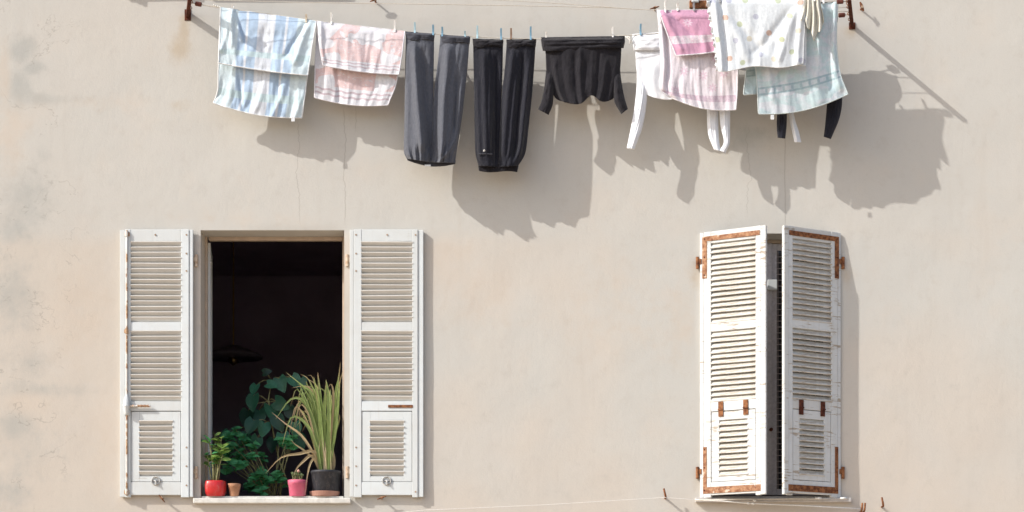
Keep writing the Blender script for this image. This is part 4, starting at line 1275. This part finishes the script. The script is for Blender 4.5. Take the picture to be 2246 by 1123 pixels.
def pot(e, prof, mat, sq=0.0, soil=0.8):
    c = wloc(e)
    ps = [(r / P, z / P) for r, z in prof]
    rt, zt = ps[-1]
    wall_t = 2.0 / P
    full = ps + [(rt - wall_t, zt), (rt - wall_t * 1.2, zt - 6 / P)]
    MB().lathe(full, c, 32, sq).build('pot', mat, e, smooth=False).data.polygons.foreach_set('use_smooth', [True] * 0 or [True] * (32 * (len(full) - 1)) + [False, False])
    MB().lathe([(rt - wall_t * 1.1, zt - 8 / P), (rt - wall_t * 1.15, zt - 4.5 / P)], c, 24, sq).build('soil', M['soil'], e)
    return zt

def leaf_mesh(name, length, width, mat, fold=.25, curl=.3, n=6, heart=False):
    m = MB(); vs = []; us = []
    for i in range(n + 1):
        t = i / n
        if heart:
            w = width * (math.sin(math.pi * min(1, t * .92 + .08) ** .62) ** .8) * .5 if t < 1 else 0.0
            back = -0.18 * length * (1 - t) ** 6
        else:
            w = width * .5 * math.sin(math.pi * (t * .94 + .03)) ** .8; back = 0
        if t >= 1: w = 0.0005
        y = t * length; z = -curl * length * t * t
        for s in (-1, -.5, 0, .5, 1):
            vs.append((s * w, y + (back * abs(s) if heart else 0), z + abs(s) * w * fold)); us.append((s * .5 + .5, t))
    fs = []
    for i in range(n):
        for k in range(4):
            a = i * 5 + k
            fs.append((a, a + 1, a + 6, a + 5))
    return m.add(vs, fs, us).mesh(name, mat, smooth=True)

def place_leaf(name, me, parent, p, direction, up=None, sc=1.0, roll=0.0):
    y = Vector(direction).normalized()
    upv = Vector(up) if up is not None else Vector((0, -0.6, 0.8))
    x = y.cross(upv)
    if x.length < 1e-3: x = Vector((1, 0, 0))
    x.normalize(); z = x.cross(y)
    R = Matrix((x, y, z)).transposed().to_4x4() @ Matrix.Rotation(roll, 4, 'Y')
    o = inst(name, me, parent, Vector(p) - wloc(parent), R.to_euler(), (sc, sc, sc))
    return o

# red pot with a leafy seedling
e = empty('potted_plant', base_pt(473, -11), 'glossy red pot with a leafy green plant on the left of the sill', 'plant')
c = wloc(e)
zt = pot(e, [(17, 0), (20, 1.5), (23, 10), (24, 22), (23, 31), (21.5, 34)], M['pot_red'], .35)
lm = leaf_mesh('leaf', .075, .042, M['young_leaf'], .2, .25)
ld = leaf_mesh('leaf', .07, .042, M['dark_leaf'], .2, .25)
rr = random.Random(8)
stems = [((-10, 0), (-18, 1, 60)), ((-4, 2), (-12, -5, 85)), ((2, -2), (-2, 4, 100)), ((5, 0), (14, -3, 72)), ((8, 2), (12, 5, 98)), ((0, 3), (4, 8, 88)), ((-7, -3), (-15, -6, 92)), ((4, -4), (17, -9, 58))]
for (bx_, by_), (tx, ty, tz) in stems:
    p0 = c + Vector((bx_ / P * .6, by_ / P, zt - 5 / P)); p3 = c + Vector((tx / P, ty / P, zt + tz / P))
    pm_ = p0.lerp(p3, .5) + Vector((rr.uniform(-4, 4) / P, rr.uniform(-3, 3) / P, 0))
    pts = [p0, p0.lerp(pm_, .5) + Vector((rr.uniform(-1.5, 1.5) / P, 0, 0)), pm_, pm_.lerp(p3, .5), p3]
    MB().tube(pts, [1.6 / P, 1.5 / P, 1.3 / P, 1.0 / P, .7 / P], 6).build('stem', M['green_stem'], e, smooth=True)
    for k in range(9):
        f = rr.uniform(.45, 1.02) if k else 1.0
        q = pts[0].lerp(pm_, f * 2) if f < .5 else pm_.lerp(p3, (f - .5) * 2)
        a = rr.uniform(0, 6.28)
        place_leaf('leaf', lm if (tx > -6 or k % 2) else ld, e, q, (math.cos(a), math.sin(a) * .8 - .1, rr.uniform(.1, 1.0)), (0, -.5, 1), rr.uniform(.55, 1.15), rr.uniform(-.5, .5))

# small terracotta pot
e = empty('flowerpot', base_pt(514, -8), 'small bare terracotta pot beside the red pot', 'pot')
pot(e, [(9, 0), (9.5, 1), (12.5, 20), (13.2, 20.5), (14, 28)], M['terracotta'])

# pink pot with succulents
e = empty('potted_plant', base_pt(653, -11), 'pink pot of small succulents left of the black pot', 'plant')
c = wloc(e)
zt = pot(e, [(17, 0), (18, 1), (20.5, 26), (21.5, 27), (22, 36)], M['pot_pink'])
sm_ = leaf_mesh('leaf', .022, .014, M['succulent'], .5, -.35, 4)
for k in range(16):
    a = rr.uniform(0, 6.28); r = rr.uniform(0, 17) / P
    q = c + Vector((math.cos(a) * r, math.sin(a) * r, zt - 4 / P + rr.uniform(6, 22) / P * (1 - r * P / 40)))
    MB().tube([Vector((q.x, q.y, c.z + zt - 5 / P)), q], [.8 / P, .8 / P], 5).build('stem', M['green_stem'], e)
    for i in range(8):
        b = i * 2.4 + rr.uniform(-.3, .3)
        place_leaf('leaf', sm_, e, q, (math.cos(b), math.sin(b), .2 + i * .15), (0, 0, 1), rr.uniform(.75, 1.2))
m = MB(); q = c + Vector((2 / P, -4 / P, zt + 20 / P))
m.lathe([(.001, -.012), (.008, -.008), (.011, 0), (.008, .008), (.002, .012)], q, 10); m.build('bud', M['bud'], e, smooth=True)
MB().tube([c + Vector((0, 0, zt - 5 / P)), q], .8 / P, 5).build('stem', M['green_stem'], e)

# black pot with tall grass
sc_ = empty('pot_saucer', base_pt(712, -23), 'pinkish clay saucer under the black pot', 'saucer')
MB().lathe([(27 / P, 0), (31 / P, 1 / P), (34 / P, 10 / P), (34.2 / P, 11.5 / P), (32.6 / P, 11.5 / P), (30 / P, 3 / P)], wloc(sc_), 36).build('dish', M['saucer'], sc_, smooth=False)
e = empty('potted_plant', base_pt(715, -23) + Vector((0, 0, 3.2 / P)), 'charcoal pot with tall arching lemongrass, dry at the tips', 'plant')
c = wloc(e)
zt = pot(e, [(28, 0), (29, 1), (32, 48), (33.5, 49), (34, 54)], M['pot_black'])
def blade(pts, w, mat, name='blade'):
    """a folded ribbon along pixel points (dx,dy_up,dd) from the pot's soil"""
    vs, us = [], []
    n = 12
    for i in range(n + 1):
        t = i / n
        p = poly(pts, t); q = poly(pts, min(1, t + .02)); o_ = poly(pts, max(0, t - .02))
        P0 = c + Vector((p[0] / P, -p[2] / P, zt + p[1] / P))
        T = Vector(((q[0] - o_[0]), -(q[2] - o_[2]), (q[1] - o_[1]))).normalized()
        side = T.cross(Vector((.25, -1, .1))).normalized(); nr = side.cross(T)
        ww = w * (.45 + .55 * math.sin(math.pi * min(1, t * 1.1 + .12)) ) * (1 - t ** 6 * .9) / P
        for s in (-1, 0, 1):
            vs.append(P0 + side * (ww * s) + nr * (abs(s) * ww * .5)); us.append((s * .5 + .5, t))
    fs = []
    for i in range(n):
        for k in (0, 1):
            a = i * 3 + k; fs.append((a, a + 1, a + 4, a + 3))
    MB().add(vs, fs, us).build(name, mat, e, smooth=True)
rg = random.Random(77)
for k in range(40):
    a = rg.uniform(0, 6.28); r = rg.uniform(0, 20)
    bx_, bd = r * math.cos(a), r * .9 * math.sin(a)
    h = rg.uniform(110, 205)
    lean = rg.gauss(-14, 32) + bx_ * .9
    if lean > 26: lean = rg.uniform(8, 26)
    if lean < -48: lean = rg.uniform(-48, -20)
    droop = rg.uniform(0, 34) if lean < 0 else rg.uniform(-4, 6)
    fall = rg.uniform(20, 95) if (lean < -8 and rg.random() < .7) else -rg.uniform(2, 18)
    dd = bd + rg.uniform(-22, 22)
    blade([(bx_ * .75, -5, bd * .75), (bx_ + lean * .2, h * .33, bd * .8 + dd * .1), (bx_ + lean * .55, h * .7, dd * .6), (bx_ + lean - droop * .3, h, dd), (bx_ + lean - droop, h - fall, dd * 1.2)],
          rg.uniform(2.0, 3.8), M['grass_blade'])
# the blades one can pick out in the photograph: tips and bends
A = lambda *p: [(x - 715, 1032 - y, dd) for x, y, dd in p]
for pts, w, mt in (
    (A((712, 1030, 0), (704, 940, 8), (690, 870, 12), (660, 842, 16), (628, 816, 18)), 3.2, 'grass_blade'),
    (A((708, 1030, 2), (694, 950, 12), (672, 885, 18), (640, 876, 22), (607, 920, 24)), 4.0, 'grass_blade'),
    (A((706, 1030, 4), (690, 965, 14), (668, 925, 20), (640, 918, 26), (622, 978, 28)), 3.4, 'grass_blade'),
    (A((700, 1030, 4), (688, 995, 10), (662, 955, 16), (628, 930, 20), (598, 905, 22)), 3.0, 'dry_blade'),
    (A((700, 1030, 6), (690, 1008, 12), (668, 988, 18), (650, 976, 22), (640, 965, 24)), 2.2, 'dry_blade'),
    (A((705, 1020, 6), (690, 990, 14), (660, 996, 22), (620, 1005, 30), (586, 1040, 32)), 3.4, 'dry_blade'),
    (A((700, 1022, 8), (684, 1000, 16), (670, 1010, 22), (654, 1028, 28), (646, 1046, 30)), 3.0, 'dry_blade'),
    (A((698, 1026, 8), (690, 1008, 18), (682, 1020, 26), (676, 1050, 30), (672, 1088, 30)), 2.4, 'dry_blade'),
    (A((716, 1030, -4), (730, 930, -4), (736, 860, -2), (742, 830, 0), (747, 792, 2)), 3.4, 'grass_blade'),
    (A((722, 1030, -2), (736, 940, 0), (742, 880, 4), (745, 840, 6), (753, 812, 8)), 3.0, 'grass_blade'),
    (A((718, 1030, 8), (722, 940, 12), (722, 880, 14), (718, 845, 16), (716, 832, 16)), 4.2, 'grass_blade'),
    (A((712, 1030, 6), (704, 930, 12), (696, 860, 16), (692, 840, 18), (690, 826, 20)), 3.6, 'grass_blade'),
    (A((714, 1030, 0), (700, 920, 4), (688, 862, 6), (670, 845, 8), (640, 850, 10)), 2.6, 'dry_blade'),
    (A((714, 1030, -6), (708, 920, -8), (700, 860, -8), (690, 838, -8), (672, 826, -8)), 2.4, 'dry_blade'),
    (A((718, 1030, 0), (728, 930, 2), (732, 870, 6), (728, 842, 10), (720, 850, 14)), 2.4, 'dry_blade'),
    (A((702, 1030, 6), (690, 960, 14), (676, 905, 20), (660, 890, 24), (650, 940, 26)), 2.0, 'dry_blade'),
    (A((702, 1030, 8), (680, 940, 14), (660, 900, 20), (648, 898, 24), (636, 960, 26)), 1.8, 'dry_blade')):
    blade(pts, w, M[mt])
for k in range(22):
    a = rg.uniform(0, 6.28); r = rg.uniform(3, 22)
    bx_, bd = r * math.cos(a), r * .9 * math.sin(a)
    blade([(bx_ * .9, -5, bd * .9), (bx_ + rg.uniform(-3, 3), 25, bd), (bx_ * 1.1 + rg.uniform(-5, 4), rg.uniform(45, 75), bd * 1.1)], rg.uniform(2.0, 3.2), M['stalk'], 'stalk')

# ------------------------------------------------------------------ inside the room: table with two dark plants, pendant lamp
tz = 3.02
e = empty('side_table', (px2x(590), 0.62, 2.55), 'small dark table inside the room under the shaded plants', 'table')
MB().box((px2x(470), 0.40, tz - .03), (px2x(705), 0.86, tz)).build('top', M['old_wood'], e, bevel=.004)
for sx in (476, 699):
    for sy in (.43, .83):
        MB().box((px2x(sx) - .02, sy - .02, 2.55), (px2x(sx) + .02, sy + .02, tz - .0305)).build('leg', M['old_wood'], e)

def inner_px(px, py, y):
    return W(px, py, -y * P)
# bushy plant
e = empty('potted_plant', (px2x(575), 0.56, tz + .001), 'low bushy dark green plant inside the window between the pots', 'plant')
c = wloc(e)
MB().lathe([(.09, 0), (.10, .005), (.13, .13), (.135, .14)], c, 24).build('pot', M['terracotta'], e)
lb = leaf_mesh('leaf', .055, .044, M['dark_leaf'], .25, .35, 5, True)
rb = random.Random(3)
for k in range(38):
    px = rb.uniform(496, 648); py = rb.uniform(945, 1075)
    if px < 525: py = rb.uniform(935, 1070)
    yy = rb.uniform(.40, .62)
    q = inner_px(px, py, yy)
    b0 = c + Vector((rb.uniform(-.06, .06), rb.uniform(-.05, .05), .138))
    MB().tube([b0, b0.lerp(q, .5) + Vector((0, 0, .03)), q], [.004, .0035, .002], 5).build('stem', M['green_stem'], e, smooth=True)
    for i in range(rb.randint(6, 9)):
        a = i * 2.4 + rb.uniform(-.4, .4)
        place_leaf('leaf', lb, e, q + Vector((0, 0, rb.uniform(-.05, .01))), (math.cos(a), -.35 + math.sin(a) * .7, rb.uniform(-.1, .6)), (0, -.8, .7), rb.uniform(.6, 1.25), rb.uniform(-.4, .4))
# climbing plant with heart-shaped leaves
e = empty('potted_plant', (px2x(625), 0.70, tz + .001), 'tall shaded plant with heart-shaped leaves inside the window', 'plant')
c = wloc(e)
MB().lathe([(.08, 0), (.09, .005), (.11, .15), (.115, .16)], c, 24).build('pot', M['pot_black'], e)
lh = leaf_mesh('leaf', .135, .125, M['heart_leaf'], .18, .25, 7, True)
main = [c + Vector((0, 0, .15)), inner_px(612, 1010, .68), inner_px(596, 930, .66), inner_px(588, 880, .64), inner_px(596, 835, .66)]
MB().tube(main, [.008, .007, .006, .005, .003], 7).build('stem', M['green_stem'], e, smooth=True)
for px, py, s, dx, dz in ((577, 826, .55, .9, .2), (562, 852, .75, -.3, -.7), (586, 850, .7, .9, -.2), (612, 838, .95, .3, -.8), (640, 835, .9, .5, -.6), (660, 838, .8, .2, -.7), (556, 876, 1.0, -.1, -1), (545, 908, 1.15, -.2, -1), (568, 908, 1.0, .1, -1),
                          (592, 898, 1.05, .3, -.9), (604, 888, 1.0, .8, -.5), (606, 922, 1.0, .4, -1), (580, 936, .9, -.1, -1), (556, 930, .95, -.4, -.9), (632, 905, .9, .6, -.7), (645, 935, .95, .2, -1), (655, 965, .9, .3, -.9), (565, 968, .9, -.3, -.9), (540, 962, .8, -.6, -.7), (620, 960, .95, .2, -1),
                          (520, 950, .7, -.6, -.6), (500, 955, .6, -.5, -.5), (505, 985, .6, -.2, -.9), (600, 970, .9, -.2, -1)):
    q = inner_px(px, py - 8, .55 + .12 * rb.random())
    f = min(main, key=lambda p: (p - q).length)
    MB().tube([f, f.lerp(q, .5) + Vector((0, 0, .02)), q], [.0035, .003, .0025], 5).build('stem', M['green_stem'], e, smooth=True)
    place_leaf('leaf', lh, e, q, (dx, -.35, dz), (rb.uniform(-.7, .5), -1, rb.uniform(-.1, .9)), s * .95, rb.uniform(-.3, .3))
# pendant lamp deep in the room
lp = inner_px(512, 772, 3.2)
e = empty('pendant_lamp', lp, 'dim pendant lamp in the dark room behind the open window', 'lamp')
MB().tube([lp + Vector((0, 0, .02)), Vector((lp.x, lp.y, 5.75))], .008, 6).build('rod', M['brass'], e)
MB().lathe([(.26, -.05), (.25, -.03), (.12, .03), (.03, .06)], lp, 28).build('shade', M['lamp_shade'], e, smooth=True)
MB().lathe([(.005, -.12), (.035, -.10), (.045, -.07), (.03, -.045)], lp, 14).build('bulb', M['brass'], e, smooth=True)
